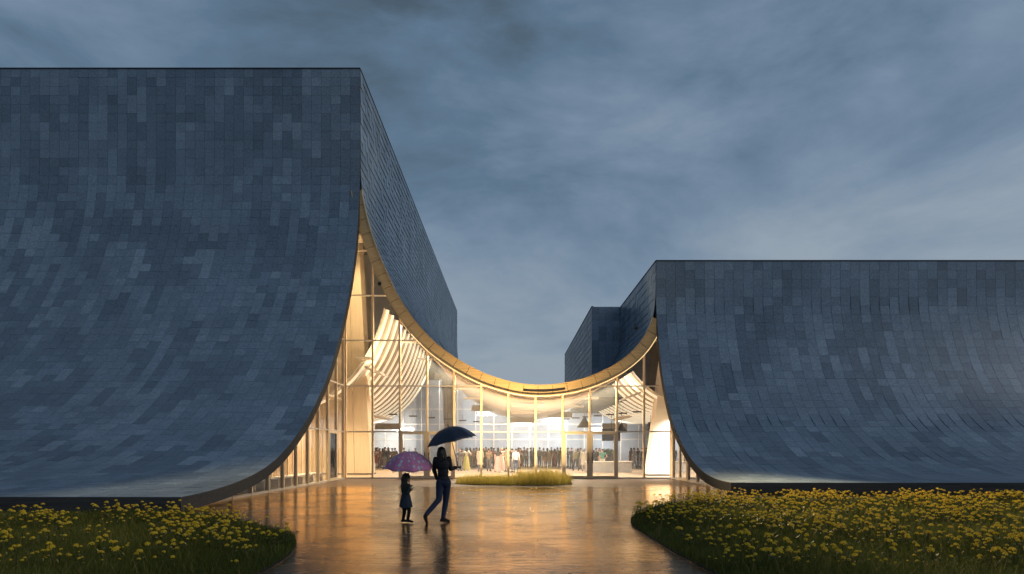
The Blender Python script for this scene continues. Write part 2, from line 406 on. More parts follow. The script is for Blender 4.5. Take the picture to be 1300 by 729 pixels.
# ---- left wing
wl = thing('museum_wing', 'tall slate tiled museum wing whose front sweeps forward to the ground', 'building', (-26, 33, 0))
def part(mb, name, mats, root, smooth=False, tone=None): return local(root, mb).build(name, mats, root, smooth, tone)
def sub_shell(root, *a):
    o = shell(*a); o.location = -root.location; return o
sub_shell(wl, 'roof_shell', pl, nl, fx, XL, -48, .36, wl, [M['under'], M['cream'], M['plank']])
mb, tn = MB(), []
tiles(mb, tn, pl, nl, LEN_L, fx, XL, 72, TW, TH, -1, seed=3)
part(mb, 'tile_cladding', M['tile'], wl, tone=tn)
# court side of the left wing
nl_end = int(np.argmax(pc[:, 0] > -2.6))
pcl, ncl = pc[:nl_end], nc_[:nl_end]; LEN_CL = float(np.sum(np.hypot(*np.diff(pcl, axis=0).T)))
mb, tn = MB(), []
tiles(mb, tn, pcl, ncl, LEN_CL, fy, YT + .05, 52, TW, TH, 1, seed=4, bot=.045)
i74 = int(np.argmax(pc[:, 0] > -7.3)); pc2, nc2 = pc[:i74], nc_[:i74]
tiles(mb, tn, pc2, nc2, float(np.sum(np.hypot(*np.diff(pc2, axis=0).T))), fy, YT + .05 + 52 * TW, 59, TW, TH, 1, seed=5, bot=.045)
part(mb, 'side_cladding', M['tile'], wl, tone=tn)
mb = MB(); yb = YT + .05 + 111 * TW
back = [tuple(p) for p in pc2 - nc2 * .02] + [(-7.25, 3.6 + .0)]
ys = [61.2, yb - .02]
mb.grid([[fy(y, *p) for y in ys] for p in [*back[:-1], (-7.3, 0.0)]])
part(mb, 'rear_side_wall', M['concrete'], wl)
mb = MB(); mb.box(-48, XL - .02, YT + .02, yb, 22.0, 22.40); part(mb, 'flat_roof', M['under'], wl)
mb = MB(); mb.box(-48, -8.6, yb - .3, yb, 0, 21.98); mb.box(-48.3, -48.02, 17, yb, 0, 21.98); part(mb, 'back_wall', M['concrete'], wl)
mb = MB(); mb.box(-48, XL - .05, 15.38, 15.9, -.02, .1); part(mb, 'plinth', M['plank'], wl)
# thin folded edge along the parapet
mb = MB(); mb.box(-48, XL + .02, YT - .04, YT + .1, 22.405, 22.46); mb.box(XL - .1, XL + .03, YT + .1, yb, 22.405, 22.46); part(mb, 'parapet_edge', M['dark'], wl)
# ---- right wing
wr = thing('museum_wing', 'low slate tiled museum wing with curved front behind the wide flower bed', 'building', (26, 33, 0))
sub_shell(wr, 'roof_shell', pr, nr_, fx, XR, 48, .36, wr, [M['under'], M['cream'], M['plank']])
mb, tn = MB(), []
tiles(mb, tn, pr, nr_, LEN_R, fx, XR, 74, TW, TH, 1, seed=11)
part(mb, 'tile_cladding', M['tile'], wr, tone=tn)
r0 = int(np.argmax(pc[:, 0] > 1.9)); pcr, ncr = pc[r0:][::-1], nc_[r0:][::-1]
LEN_CR = float(np.sum(np.hypot(*np.diff(pcr, axis=0).T)))
mb, tn = MB(), []
tiles(mb, tn, pcr, ncr, LEN_CR, fy, YT + .05, 21, TW, TH, 1, seed=12, bot=.03)
# rear block: its front face leans forward into the roof, its side is upright
frq = np.stack([np.full(20, 44.25), np.linspace(11.95, 5.4, 20)], 1); nfr = np.stack([np.full(20, -1.), np.zeros(20)], 1)
tiles(mb, tn, frq, nfr, 6.55, fx, 5.8, 5, TW * .95, TH, 1, seed=13)
sd = np.array([(5.8,11.95),(5.8,5.5)]); sdq = np.stack([np.full(20, 5.8), np.linspace(11.95, 5.5, 20)], 1); nsd = np.stack([np.full(20, -1.), np.zeros(20)], 1)
tiles(mb, tn, sdq, nsd, 6.45, fy, 44.25, 43, TW, TH, 1, seed=14, bot=.03)
part(mb, 'side_cladding', M['tile'], wr, tone=tn)
mb = MB()
mb.hexa([(5.82, 44.3, 5.2), (11, 44.3, 5.2), (11, 67.1, 5.2), (5.82, 67.1, 5.2)], [(5.82, 44.32, 11.93), (11, 44.32, 11.93), (11, 67.1, 11.93), (5.82, 67.1, 11.93)])
part(mb, 'rear_block', M['under'], wr)
mb = MB(); mb.box(XR + .02, 48, YT + .02, 70, 11.5, 11.87); part(mb, 'flat_roof', M['under'], wr)
mb = MB(); mb.box(11.2, 48, 69.7, 70, 0, 11.48); mb.box(48.02, 48.3, 24, 70, 0, 11.48); part(mb, 'back_wall', M['concrete'], wr)
mb = MB(); mb.box(XR + .05, 48, 22.02, 22.5, -.02, .1); part(mb, 'plinth', M['plank'], wr)
mb = MB(); mb.box(XR - .02, 48, YT - .04, YT + .1, 11.91, 11.96); mb.box(XR - .03, XR + .1, YT + .1, 44.2, 11.91, 11.96); mb.box(5.76, 5.9, 44.25, 67.1, 11.96, 12.0); part(mb, 'parapet_edge', M['dark'], wr)

# ---- the hanging roof between the wings
YB = 61.0
hr = thing('hanging_roof', 'sagging roof with golden front edge hung between the two tiled wings', 'roof', (0, YT, 4.4))
a0 = int(np.argmax(pc[:, 1] < 15.9)); a1 = len(pc) - int(np.argmax(pc[::-1, 1] < 8.9))
P_, N_ = pc[a0:a1], nc_[a0:a1]
mb = MB(); q = P_ - N_ * .03; mb.grid([[fy(y, *p) for y in (YT + .02, YB)] for p in q]); part(mb, 'roof_deck', M['under'], hr)
mb = MB(); q = P_ - N_ * .56; mb.grid([[fy(y, *p) for y in np.linspace(YT + .02, YB, 12)] for p in q]); part(mb, 'soffit', M['plaster'], hr, True)
mb = MB(); mb.grid([[fy(YB, *(p)), fy(YB, *(p - n * .56))] for p, n in zip(P_, N_)]); part(mb, 'rear_edge', M['pale_wood'], hr)
# battens on the soffit, running across the hall
mb = MB()
for y in np.arange(YT + 2.2, YB - 1, 2.4):
    q1 = P_ - N_ * .565; q2 = P_ - N_ * .62
    mb.grid([[fy(y, *a), fy(y, *b), fy(y + .05, *b), fy(y + .05, *a)] for a, b in zip(q1, q2)])

mb = MB()
arc = np.r_[0, np.cumsum(np.hypot(*np.diff(P_, axis=0).T))]; tot = arc[-1]; npan = 30
def at_arc(s, off):
    p = np.array([np.interp(s, arc, P_[:, k]) for k in (0, 1)]); n = np.array([np.interp(s, arc, N_[:, k]) for k in (0, 1)]); return p - n * off
slot = []
for i in range(npan):
    s0, s1 = tot * i / npan + .012, tot * (i + 1) / npan - .012
    for h0, h1, yy in ((.0, .5, YT - .09),):
        ss = np.linspace(s0, s1, 4)
        dy = random.uniform(-.003, .003)
        A = [(*at_arc(s, h0),) for s in ss]; B = [(*at_arc(s, h1),) for s in ss]
        mb.grid([[(a[0], yy + dy, a[1]) for a in A], [(b[0], yy + dy, b[1]) for b in B]])
        mb.grid([[(a[0], YT, a[1]) for a in A], [(a[0], yy + dy, a[1]) for a in A]])
        mb.grid([[(b[0], yy + dy, b[1]) for b in B], [(b[0], YT, b[1]) for b in B]])
        for e in (0, -1): mb.grid([[(A[e][0], yy + dy, A[e][1]), (B[e][0], yy + dy, B[e][1])], [(A[e][0], YT, A[e][1]), (B[e][0], YT, B[e][1])]])
part(mb, 'fascia', M['brass'], hr)
mb = MB(); mb.grid([[(*(lambda p: (p[0], YT - .02, p[1]))(at_arc(s, .01)),), (*(lambda p: (p[0], YT - .02, p[1]))(at_arc(s, .49)),)] for s in np.linspace(0, tot, 90)]); part(mb, 'fascia_backing', M['dark'], hr)
# top and bottom lips of the fascia
for off, nm, m in ((-.03, 'top_lip', M['brass']), (.525, 'drip_lip', M['brass'])):
    mb = MB(); S = np.linspace(0, tot, 100)
    r_ = [[(p[0], YT - .16, p[1]), (q[0], YT - .16, q[1]), (q[0], YT + .02, q[1]), (p[0], YT + .02, p[1]), (p[0], YT - .16, p[1])] for p, q in ((at_arc(s, off - .02), at_arc(s, off + .02)) for s in S)]
    mb.grid(r_); part(mb, nm, m, hr)
lowS = arc[int(np.argmin(P_[:, 1]))]
mb = MB(); S = np.linspace(lowS - .85, lowS + 1.35, 12)
r_ = [[(p[0], YT - .096, p[1]), (q[0], YT - .096, q[1])] for p, q in ((at_arc(s, .2), at_arc(s, .34)) for s in S)]
mb.grid(r_); part(mb, 'vent_slot', M['black'], hr)
mb = MB(); S = np.linspace(lowS - 7.5, lowS + 7.5, 60)
mb.tube([(p[0], YT - .15, p[1]) for p in (at_arc(s, .575) for s in S)], .018, 6); part(mb, 'light_strip', M['strip'], hr)

# ------------------------------------------------------------------ glazing
ROWS = [.08, 2.60, 5.12, 7.64, 10.13, 12.6, 15.6]
def glazing(root, plane, us, top, skip_doors=(), mull=.055, depth=.14, rows=ROWS, glass='glass', inward=1, mat='mullion', rail='rail'):
    """curtain wall: mullions at us, transoms at rows, panes clipped under top(u). plane(u, d, z) gives a point d behind the face."""
    def bar(u0, u1, z0, z1, d0, d1, z0b=None, z1b=None):
        z0b = z0 if z0b is None else z0b; z1b = z1 if z1b is None else z1b
        m = MB(); m.hexa([plane(u0, d0, z0), plane(u1, d0, z0b), plane(u1, d1, z0b), plane(u0, d1, z0)],
                         [plane(u0, d0, z1), plane(u1, d0, z1b), plane(u1, d1, z1b), plane(u0, d1, z1)])
        return m
    for u in us:
        zt = top(u)
        if zt > .12: part(bar(u - mull, u + mull, 0, zt, 0, depth, None, None), 'mullion', M[mat], root)
    for k in range(len(us) - 1):
        a, b = us[k] + mull, us[k + 1] - mull
        lo, hi = min(a, b), max(a, b)
        tmax = max(top(x) for x in np.linspace(lo, hi, 5))
        for j in range(len(rows) - 1):
            z0, z1 = rows[j], rows[j + 1]
            if z0 >= tmax: break
            if j > 0 and k not in ():
                # a transom where the whole bar fits below the roof
                xs = [x for x in np.linspace(lo, hi, 25) if top(x) > z0]
                if xs: part(bar(xs[0], xs[-1], z0 - .035, z0 + .035, .015, depth - .02), 'transom', M[rail], root)
            elif j == 0: part(bar(lo, hi, 0, .08, .01, depth - .01), 'sill', M[rail], root)
            if j == 0 and k in skip_doors: continue
            zz = []
            xs = np.linspace(lo, hi, 9)
            tops = [min(z1 - (.035 if z1 < tmax else 0), top(x)) for x in xs]; bot = z0 + (.035 if j else 0)
            if max(tops) - bot < .05: continue
            m = MB()
            d = depth * .5
            m.grid([[plane(x, d, bot) for x in xs], [plane(x, d, max(bot, t)) for x, t in zip(xs, tops)]])
            part(m, 'pane', M[glass], root)
def door(root, plane, a, b, z1, glass='glass'):
    d = link('door', None, root)
    w = .11
    def bx(x0, x1, za, zb, d0, d1):
        m = MB(); m.hexa([plane(x0, d0, za), plane(x1, d0, za), plane(x1, d1, za), plane(x0, d1, za)], [plane(x0, d0, zb), plane(x1, d0, zb), plane(x1, d1, zb), plane(x0, d1, zb)]); return m
    m = bx(a, a + w, .02, z1, -.02, .1)
    for q in (bx(b - w, b, .02, z1, -.02, .1), bx(a + w, b - w, z1 - w, z1, -.018, .098), bx(a + w, b - w, .02, .16, -.018, .098)): m.add(q.v, q.f)
    part_at(m, 'door_frame', M['mullion'], d, root)
    part_at(bx(a + w, b - w, .16, z1 - w, .035, .045), 'door_pane', M[glass], d, root)
    return d
def part_at(mb, name, mat, parent, root):
    return local(root, mb).build(name, mat, parent)
FX = list(np.linspace(GL, GR, 13))
gf = thing('glass_facade', 'tall glazed entrance front with bronze mullions under the golden roof edge', 'glass wall', (0, YF, 0))
pF = lambda u, d, z: (u, YF + d, z)
glazing(gf, pF, FX, lambda x: court_under(x) + .02 if x > -8.75 else 15.4, skip_doors=(2, 3, 8, 9))
for k in (2, 3, 8, 9):
    d = door(gf, pF, FX[k] + .055, FX[k + 1] - .055, 2.565)
    hx = FX[k + 1] - .12 if k in (2, 8) else FX[k] + .12
    m = MB(); m.cone((hx, YF - .07, .85), (hx, YF - .07, 1.45), .018, .018, 8); m.cone((hx, YF - .07, .9), (hx, YF - .01, .9), .012, .012, 6); m.cone((hx, YF - .07, 1.4), (hx, YF - .01, 1.4), .012, .012, 6)
    part_at(m, 'door_handle', M['dark'], d, gf)
for nm, lab, gx, u, y1, sgn, step in (('glass_wall', 'glazed side wall under the tall wing with doors and bronze posts', GL, ul, 17.0, 1, 1.5), ('glass_wall', 'glazed side wall under the low wing lit bright white inside', GR, ur, 23.0, -1, 1.5)):
    r = thing(nm, lab, 'glass wall', (gx, YF, 0))
    us = list(np.arange(YF - .02, y1, -step)); us[0] = YF - .2
    pS = lambda v, d, z, gx=gx, sgn=sgn: (gx - sgn * d, v, z)
    dk = (1,) if sgn == 1 else (1, 2)
    glazing(r, pS, us, lambda y, u=u: sheet_under(u, y) + .02, skip_doors=dk, rows=[.08, 2.6, 5.12, 7.64, 10.13, 12.6, 15.6])
    for k in dk:
        a, b = sorted((us[k] - .055, us[k + 1] + .055))
        if sheet_under(u, a) > 2.7:
            d = door(r, pS, a, b, 2.565)
            m = MB(); m.cone(pS(a + .16, -.07, .9), pS(a + .16, -.07, 1.4), .018, .018, 8); part_at(m, 'door_handle', M['dark'], d, r)
        else:
            m = MB(); m.grid([[pS(x, .07, .08) for x in (a, b)], [pS(x, .07, min(2.565, sheet_under(u, x))) for x in (a, b)]]); part(m, 'pane', M['glass'], r)
# rear glazing of the hall
rf = thing('rear_glass_wall', 'bright back glazing of the hall with slender pale posts behind the crowd', 'glass wall', (0, YB, 0))
RX = list(np.arange(-16.2, 16.3, 1.8))
def rear_top(x): return min(court_under(x), 9.0) if -7.2 < x < 6.6 else (8.5 if x < 0 else 7.5)
glazing(rf, lambda u, d, z: (u, YB - .4 + d, z), RX, rear_top, rows=[.08, 2.6, 4.1, 5.6, 9.2], mull=.04, depth=.1, glass='haze', mat='rail')

# ------------------------------------------------------------------ inside the hall
struct_floor = MB(); struct_floor.box(-47, 47, YF + .16, 69, -.3, .006); struct(struct_floor.build('hall_floor', M['floor']))
m = MB(); m.box(-30, GL - .2, 16.5, YF + .15, -.3, .004); m.box(GR + .2, 30, 22.8, YF + .15, -.3, .004); struct(m.build('side_floor', M['floor']))
def ribbed(name, label, cx, cz, ax, az, sgn, y0, y1, xout):
    r = thing(name, label, 'ceiling', (cx, y0, cz - az))
    th = np.linspace(0, PI / 2, 26)
    pr0 = [(cx + sgn * ax * math.sin(t), cz - az * math.cos(t)) for t in th]
    lo_ = int(np.argmin(cu[:, 1])); br = cu[:lo_ + 1] if sgn > 0 else cu[lo_:]
    kz = np.argsort(br[:, 1]); lim = lambda z: float(np.interp(z, br[kz, 1], br[kz, 0]))
    pr0 = [(x, z) for x, z in pr0 if (x + .45 < lim(z) if sgn > 0 else x - .45 > lim(z))]
    prof = [(xout, cz - az)] + pr0
    m = MB(); m.grid([[(x, y, z) for y in (y0, y1)] for x, z in prof]); part(m, 'ceiling_sheet', M['ceil'], r, False)
    m = MB(); m.grid([[(x, y1 + .01, z), (x, y1 + .01, z + .9)] for x, z in prof]); part(m, 'end_board', M['pale_wood'], r)
    for y in np.arange(y0 + .3, y1, 1.55):
        m = MB()
        pp = [np.array(p) for p in prof]
        out = []
        for i, (x, z) in enumerate(prof):
            t = th[max(0, i - 1)]; n = (sgn * math.sin(t), -math.cos(t))
            out.append((x + n[0] * .26, z + n[1] * .26, x, z))
        m.grid([[(x, y, z), (a, y, b), (a, y + .14, b), (x, y + .14, z)] for a, b, x, z in out])
        part(m, 'ceiling_rib', M['rib'], r)
        m = MB(); m.grid([[(a, y - .004, b), (x + (a - x) * .45, y - .004, z + (b - z) * .45)] for a, b, x, z in out]); part(m, 'light_strip', M['riblight'], r)
    return r
ribbed('ribbed_ceiling', 'high curved ribbed ceiling glowing behind the left end of the glass', -13.5, 12.9, 6.0, 8.6, 1, 37.2, 58.5, -30)
ribbed('ribbed_ceiling', 'low curved ribbed ceiling glowing behind the right end of the glass', 11.6, 8.8, 5.0, 4.5, -1, 37.2, 58.5, 30)
# piers
def pier(label, b0, b1, t0, t1, y0, y1, h, mat, dy=0):
    r = thing('pier', label, 'pier', ((b0 + b1) / 2, (y0 + y1) / 2, 0))
    m = MB(); n = 4
    for i in range(n):
        fa, fb = i / n + .003, (i + 1) / n - .003
        la = lambda f: (b0 + (b1 - b0) * f, t0 + (t1 - t0) * f)
        (xa, ta), (xb, tb) = la(fa), la(fb)
        m.hexa([(xa, y0, .01), (xb, y0, .01), (xb, y1, .01), (xa, y1, .01)], [(ta, y0 + dy, h), (tb, y0 + dy, h), (tb, y1, h), (ta, y1, h)])
    part(m, 'pier_cladding', mat, r)
    m = MB(); m.box(b0 - .03, b1 + .03, y0 - .03, y1 + .03, .008, .09); part(m, 'base_rail', M['dark'], r)
    return r
pier('tall leaning timber pier behind the leftmost bay of the glass', -13.2, -9.0, -12.4, -9.9, 39, 40.2, 17, M['pale_wood'])
pier('white leaning pier behind the rightmost bay of the glass', 8.3, 11.5, 9.5, 12, 37.4, 38.4, 9.5, M['cream'])
pier('slim grey pier at the back of the hall above the dark umbrella', -6.1, -5.4, -6.5, -5.1, 56, 56.8, 9.5, M['concrete'])
# wing interiors
def wall(name, label, x0, x1, y0, y1, h, mat, batten=None):
    r = thing(name, label, 'wall', ((x0 + x1) / 2, (y0 + y1) / 2, 0))
    hh = lambda y: h if y > 50 else max(.1, min(h, sheet_under(ul if x0 < 0 else ur, y) - .12))
    m = MB()
    ys = np.linspace(y0, y1, 30)
    for a, b in zip(ys[:-1], ys[1:]): m.hexa([(x0, a, .008), (x1, a, .008), (x1, b, .008), (x0, b, .008)], [(x0, a, hh(a)), (x1, a, hh(a)), (x1, b, hh(b)), (x0, b, hh(b))])
    part(m, 'wall_panel', mat, r)
    if batten:
        m = MB()
        xx = x1 if batten > 0 else x0
        for y in np.arange(y0 + .4, y1, .75):
            m.box(min(xx, xx + batten * .06), max(xx, xx + batten * .06), y, y + .09, .02, hh(y) - .02)
        part(m, 'wall_batten', M['pale_wood'], r)
    return r
wall('inner_wall', 'timber wall with battens behind the side glass of the tall wing', -12.6, -12.4, 20.5, 39, 5.2, M['panel_wood'], 1)
wall('inner_wall', 'cream wall with battens behind the side glass of the low wing', 11.4, 11.6, 25.6, 37.2, 4.2, M['cream'], -1)
for i, y in enumerate(np.arange(21.0, 32.5, 1.5)):
    w = thing('bench', 'white low bench behind the side glass of the tall wing', 'bench', (-10.2, y, 0), 0, 'white benches along the side glass')
    m = MB(); m.box(-.32, .32, -.5, .5, .36, .42); m.box(-.29, .29, -.46, -.4, .008, .36); m.box(-.29, .29, .4, .46, .008, .36); m.build('seat', M['white'], w)
wall('inner_wall', 'added cream panel filling the void high above the ribbed ceiling in the tall wing', -30, -9.6, 60.9, 61.15, 21, M['cream'])  # panel added to catch light and fill the dark upper left
# furniture
c = thing('counter', 'long grey low wall in the hall behind the bay right of the doors', 'counter', (7.2, 43, 0))
m = MB(); m.box(-2.0, 1.2, -.25, .25, .008, .72); m.build('counter_body', M['concrete'], c)
m = MB(); m.box(-2.05, 1.25, -.3, .3, .722, .78); m.build('counter_top', M['cream'], c)
c = thing('planter', 'black box planter with a small green plant behind the right door', 'planter', (7.5, 47.5, 0)); c.location = ((772 - 650) / F * 47.5, 47.5, 0)
m = MB(); m.box(-.55, .55, -.4, .4, .008, 1.25); m.build('box', M['black'], c)
m = MB(); tnn = []
for i in range(120):
    a = random.random() * 2 * PI; rr = random.random() * .45; h = random.uniform(.15, .5)
    x, y = rr * math.cos(a), rr * math.sin(a) * .8; d = random.uniform(-.12, .12)
    m.add([(x - .02, y, 1.25), (x + .02, y, 1.25), (x + d + .03, y, 1.25 + h * .7), (x + d * 1.8, y + d, 1.25 + h)], [(0, 1, 2), (0, 2, 3)]); tnn += [random.random()] * 4
m.build('foliage', M['leaf'], c, tone=tnn)
c = thing('display_screen', 'dark hanging display panel behind the right door', 'screen', ((776 - 650) / F * 50, 50, 2.3))
m = MB(); m.box(-.75, .75, -.05, .05, 0, 1.0); m.build('panel', M['dark'], c)
m = MB(); m.box(-.02, .02, -.02, .02, 1.0, 2.2); m.box(.4, .43, -.02, .02, 1.0, 2.2); m.build('hanger', M['dark'], c)
for px, d, z, lab in ((789, 50, 3.0, 'dark pendant lamp hanging above the right door'), (742, 44, 3.2, 'dark square speaker hanging left of the pendant lamp'), (831, 46, 2.0, 'dark tall speaker hanging by the white pier')):
    X = (px - 650) / F * d
    if 'lamp' in lab:
        c = thing('pendant_lamp', lab, 'lamp', (X, d, z))
        m = MB(); m.cone((0, 0, 0), (0, 0, .5), .55, .18, 24, False); m.cone((0, 0, .5), (0, 0, .7), .18, .1, 16); m.build('lamp_shade', M['dark'], c)
        m = MB(); m.cone((0, 0, .7), (0, 0, 2.6), .02, .02, 6); m.build('cord', M['dark'], c)
    else:
        c = thing('hanging_speaker', lab, 'speaker', (X, d, z))
        m = MB()
        for k in range(4): m.hexa([(-.45, -.3 + .03 * k, .42 * k), (.45, -.3 + .03 * k, .42 * k), (.45, .3, .42 * k), (-.45, .3, .42 * k)], [(-.45, -.3 + .03 * k, .42 * k + .4), (.45, -.3 + .03 * k, .42 * k + .4), (.45, .3, .42 * k + .4), (-.45, .3, .42 * k + .4)])
        m.build('cabinet', M['black'], c)
        m = MB(); m.cone((-.3, 0, 1.6), (-.3, 0, 3.4), .015, .015, 6); m.cone((.3, 0, 1.6), (.3, 0, 3.4), .015, .015, 6); m.build('hanger', M['dark'], c)
# spot tracks under the roof
for (x0, y0, x1, y1, z, lab) in ((-9.5, 41, -3.2, 55, 4.1, 'dark track of spotlights hanging under the left ribbed ceiling'), (4.6, 52, 8.6, 42, 4.2, 'dark track of spotlights hanging under the right ribbed ceiling')):
    c = thing('spot_track', lab, 'lamp', ((x0 + x1) / 2, (y0 + y1) / 2, z))
    for k in range(7):
        t = k / 6; x, y = x0 + (x1 - x0) * t - c.location.x, y0 + (y1 - y0) * t - c.location.y
        m = MB(); m.box(x - .3, x + .3, y - .05, y + .05, -.05, .05); m.cone((x, y, 0), (x, y, .5), .01, .01, 5); m.build('spot', M['dark'], c)

# ------------------------------------------------------------------ lamps in the hall
def lamp(x, y, z, sx, sy, w, col, lab, rx=0.0, ry=0.0, spread=180, group='ceiling lamps of the hall'):
    t = thing('ceiling_lamp', lab, 'lamp', (x, y, z), 0, group)
    t.rotation_euler = (rx, ry, 0)
    m = MB(); m.box(-sx / 2 - .04, sx / 2 + .04, -sy / 2 - .04, sy / 2 + .04, .02, .12); m.build('lamp_housing', M['rail'], t)
    l = bpy.data.lights.new('lamp_light', 'AREA'); l.shape = 'RECTANGLE'; l.size = sx; l.size_y = sy; l.energy = w; l.color = col; l.spread = math.radians(spread)
    o = link('lamp_light', l, t)
WARM = (1, .73, .40); SOFT = (1, .84, .64); COOL = (1, .95, .88)
for x in (-6.0, -2.6, 1.0, 4.4):
    zz = court_under(x) - .25
    lamp(x, 38.5, zz, 2.0, .6, 1000, SOFT, 'ceiling lamp in the front half of the hall', 0, 0, 140)
    lamp(x, 46, zz, 2.0, .6, 600, SOFT, 'ceiling lamp in the middle of the hall', 0, 0, 120)
    lamp(x, 56.5, zz, 2.2, .5, 230 if -4 < x < 2 else 420, COOL, 'added lamp washing the back glazing', math.radians(62), 0, 130)  # added washers that whiten the rear glass
for x in (-11.5, 9.5):
    lamp(x, 56.5, 3.7, 2.2, .5, 260, COOL, 'added lamp washing the back glazing', math.radians(62), 0, 130)  # two more added washers for the ends of the rear glass
# added line of warm lamps at the glass head brightens paving and beds
xs_ = np.linspace(-6.3, 5.9, 11)
for a, b in zip(xs_[:-1], xs_[1:]):
    za, zb = court_under(a) - .1, court_under(b) - .1; ln = math.hypot(b - a, zb - za)
    lamp((a + b) / 2, YF + .45, (za + zb) / 2 - .1, ln * .96, .14, 160, (1, .78, .48), 'added slim warm lamp along the head of the entrance glass', math.radians(-9), -math.atan2(zb - za, b - a), 140, 'added slim warm lamps along the head of the glass')
lamp(-10.6, 35.5, 4.6, .6, 3, 330, WARM, 'ceiling lamp behind the leftmost bay of glass', 0, 0, 130)
lamp(-10.6, 29.2, 3.7, .6, 3, 170, WARM, 'ceiling lamp behind the side glass of the tall wing', 0, 0, 110)
lamp(-9.6, 45, 3.9, .6, 5, 420, WARM, 'ceiling lamp under the left ribbed ceiling', 0, 0, 130)
lamp(-8.4, 38.0, 6.5, .9, 2.5, 170, WARM, 'upturned lamp lighting the left ribbed ceiling', math.radians(180), math.radians(20), 150)
lamp(-8.6, 36.0, 7.0, .8, 1.5, 160, WARM, 'added upturned lamp filling the dark tall end of the glass', math.radians(180), 0, 150)  # added to lift the dark void behind the upper left glass
lamp(-9.4, 36.4, 14.2, .8, 1.6, 330, WARM, 'added high lamp filling the dark tall end of the glass', 0, 0, 150)  # added up high to wash the same dark void
lamp(7.4, 38.5, 5.0, .9, 2.5, 130, SOFT, 'upturned lamp lighting the right ribbed ceiling', math.radians(180), math.radians(-20), 150)
lamp(9.8, 35.6, 3.9, .6, 2.5, 480, COOL, 'ceiling lamp by the white pier', 0, 0, 120)
lamp(10.0, 32.4, 2.9, .6, 1.6, 200, COOL, 'ceiling lamp behind the side glass of the low wing', 0, 0, 100)
lamp(8.2, 46, 3.9, .6, 5, 420, SOFT, 'ceiling lamp under the right ribbed ceiling', 0, 0, 130)
# added floodlights under the upper ends of the golden edge brighten the flower beds
for lab, p, tgt, en in (('added fill light under the right end of the golden roof edge', (6.75, 33.1, 8.2), (11, 14.0, 0), 1250), ('added fill light under the left end of the golden roof edge', (-7.2, 33.1, 10.6), (-9.3, 11.8, 0), 480)):
    t = thing('fill_light', lab, 'lamp', p)
    t.rotation_euler = (Vector(p) - Vector(tgt)).to_track_quat('Z', 'Y').to_euler()
    m = MB(); m.cone((0, 0, .02), (0, 0, .2), .1, .07, 16); m.build('lamp_housing', M['dark'], t)
    m = MB(); m.cone((0, 0, .2), (0, .15, .3), .02, .02, 6); m.build('bracket', M['dark'], t)
    l = bpy.data.lights.new('lamp_light', 'SPOT'); l.spot_size = math.radians(42 if p[0] > 0 else 27); l.spot_blend = .7; l.shadow_soft_size = .1; l.energy = en * 24; l.color = (1, .74, .38); link('lamp_light', l, t)
# added spotlights hidden behind the golden grass brighten mullions and golden roof edge
for i, x in enumerate((-2.0, -.9, .3, 1.5, 2.2)):
    t = thing('fill_spotlight', 'added fill spotlight on the paving behind the golden grass', 'lamp', (x, 30.55, .14), 0, 'added spotlights behind the golden grass'); t.rotation_euler = (math.radians(146), 0, 0)
    m = MB(); m.cone((0, 0, .02), (0, 0, .14), .07, .05, 14); m.build('lamp_housing', M['dark'], t)
    m = MB(); m.cone((0, .02, .1), (0, .09, .2), .012, .012, 6); m.build('spike', M['dark'], t)
    l = bpy.data.lights.new('lamp_light', 'AREA'); l.shape = 'DISK'; l.size = .2; l.energy = 120; l.spread = math.radians(100); l.color = (1, .72, .36); link('lamp_light', l, t)

# ------------------------------------------------------------------ ground
m = MB(); m.grid([[(x, y, -.03) for x in (-900, 900)] for y in (-300, 1500)]); struct(m.build('ground', M['field']))
m = MB(); m.grid([[(x, y, 0) for x in (-14, 14)] for y in (-8, YF + .16)]); struct(m.build('paving', M['pave']))
m = MB(); m.grid([[(x, y, -.01) for x in (-30, 30)] for y in (61.2, 80)]); struct(m.build('terrace', M['concrete']))
# flower beds (outlines on the ground)
def smooth_poly(pts, n=8):
    out = []; k = len(pts)
    for i in range(k):
        p0, p1, p2, p3 = (np.array(pts[(i + j - 1) % k], float) for j in range(4))
        for t in np.linspace(0, 1, n, endpoint=False):
            out.append(.5 * ((2*p1) + (-p0+p2)*t + (2*p0-5*p1+4*p2-p3)*t*t + (-p0+3*p1-3*p2+p3)*t**3))
    return np.array(out)
BED_L = smooth_poly([(-40, 15.25), (-25, 15.28), (-12, 15.25), (-8.2, 15.0), (-6.1, 13.7), (-4.5, 12.0), (-3.75, 10.6), (-3.35, 8.6), (-3.5, 6.0), (-4.5, 3.8), (-9, 3), (-25, 3), (-40, 3)])
BED_R = smooth_poly([(40, 19.9), (25, 19.92), (9.0, 19.9), (6.4, 19.6), (4.6, 17.9), (3.2, 15.4), (2.62, 13.4), (2.55, 11), (2.62, 8.6), (2.9, 6.0), (3.9, 3.8), (9, 3), (25, 3), (40, 3)])
BED_C = smooth_poly([(-2.7, 29.2), (-2.2, 28.2), (-.6, 27.6), (1.2, 27.5), (2.4, 27.9), (2.85, 28.9), (2.3, 30.0), (.2, 30.3), (-1.8, 30.1)])
def inside(poly, P):
    x, y = P[:, 0], P[:, 1]; r = np.zeros(len(P), bool); n = len(poly)
    for i in range(n):
        x1, y1 = poly[i]; x2, y2 = poly[(i + 1) % n]
        c = ((y1 > y) != (y2 > y)) & (x < (x2 - x1) * (y - y1) / (y2 - y1 + 1e-12) + x1); r ^= c
    return r
def edge_dist(poly, P):
    d = np.full(len(P), 1e9)
    for i in range(len(poly)):
        a = poly[i]; b = poly[(i + 1) % len(poly)]; ab = b - a
        t = np.clip(((P - a) @ ab) / (ab @ ab + 1e-9), 0, 1); d = np.minimum(d, np.linalg.norm(P - (a + t[:, None] * ab), axis=1))
    return d
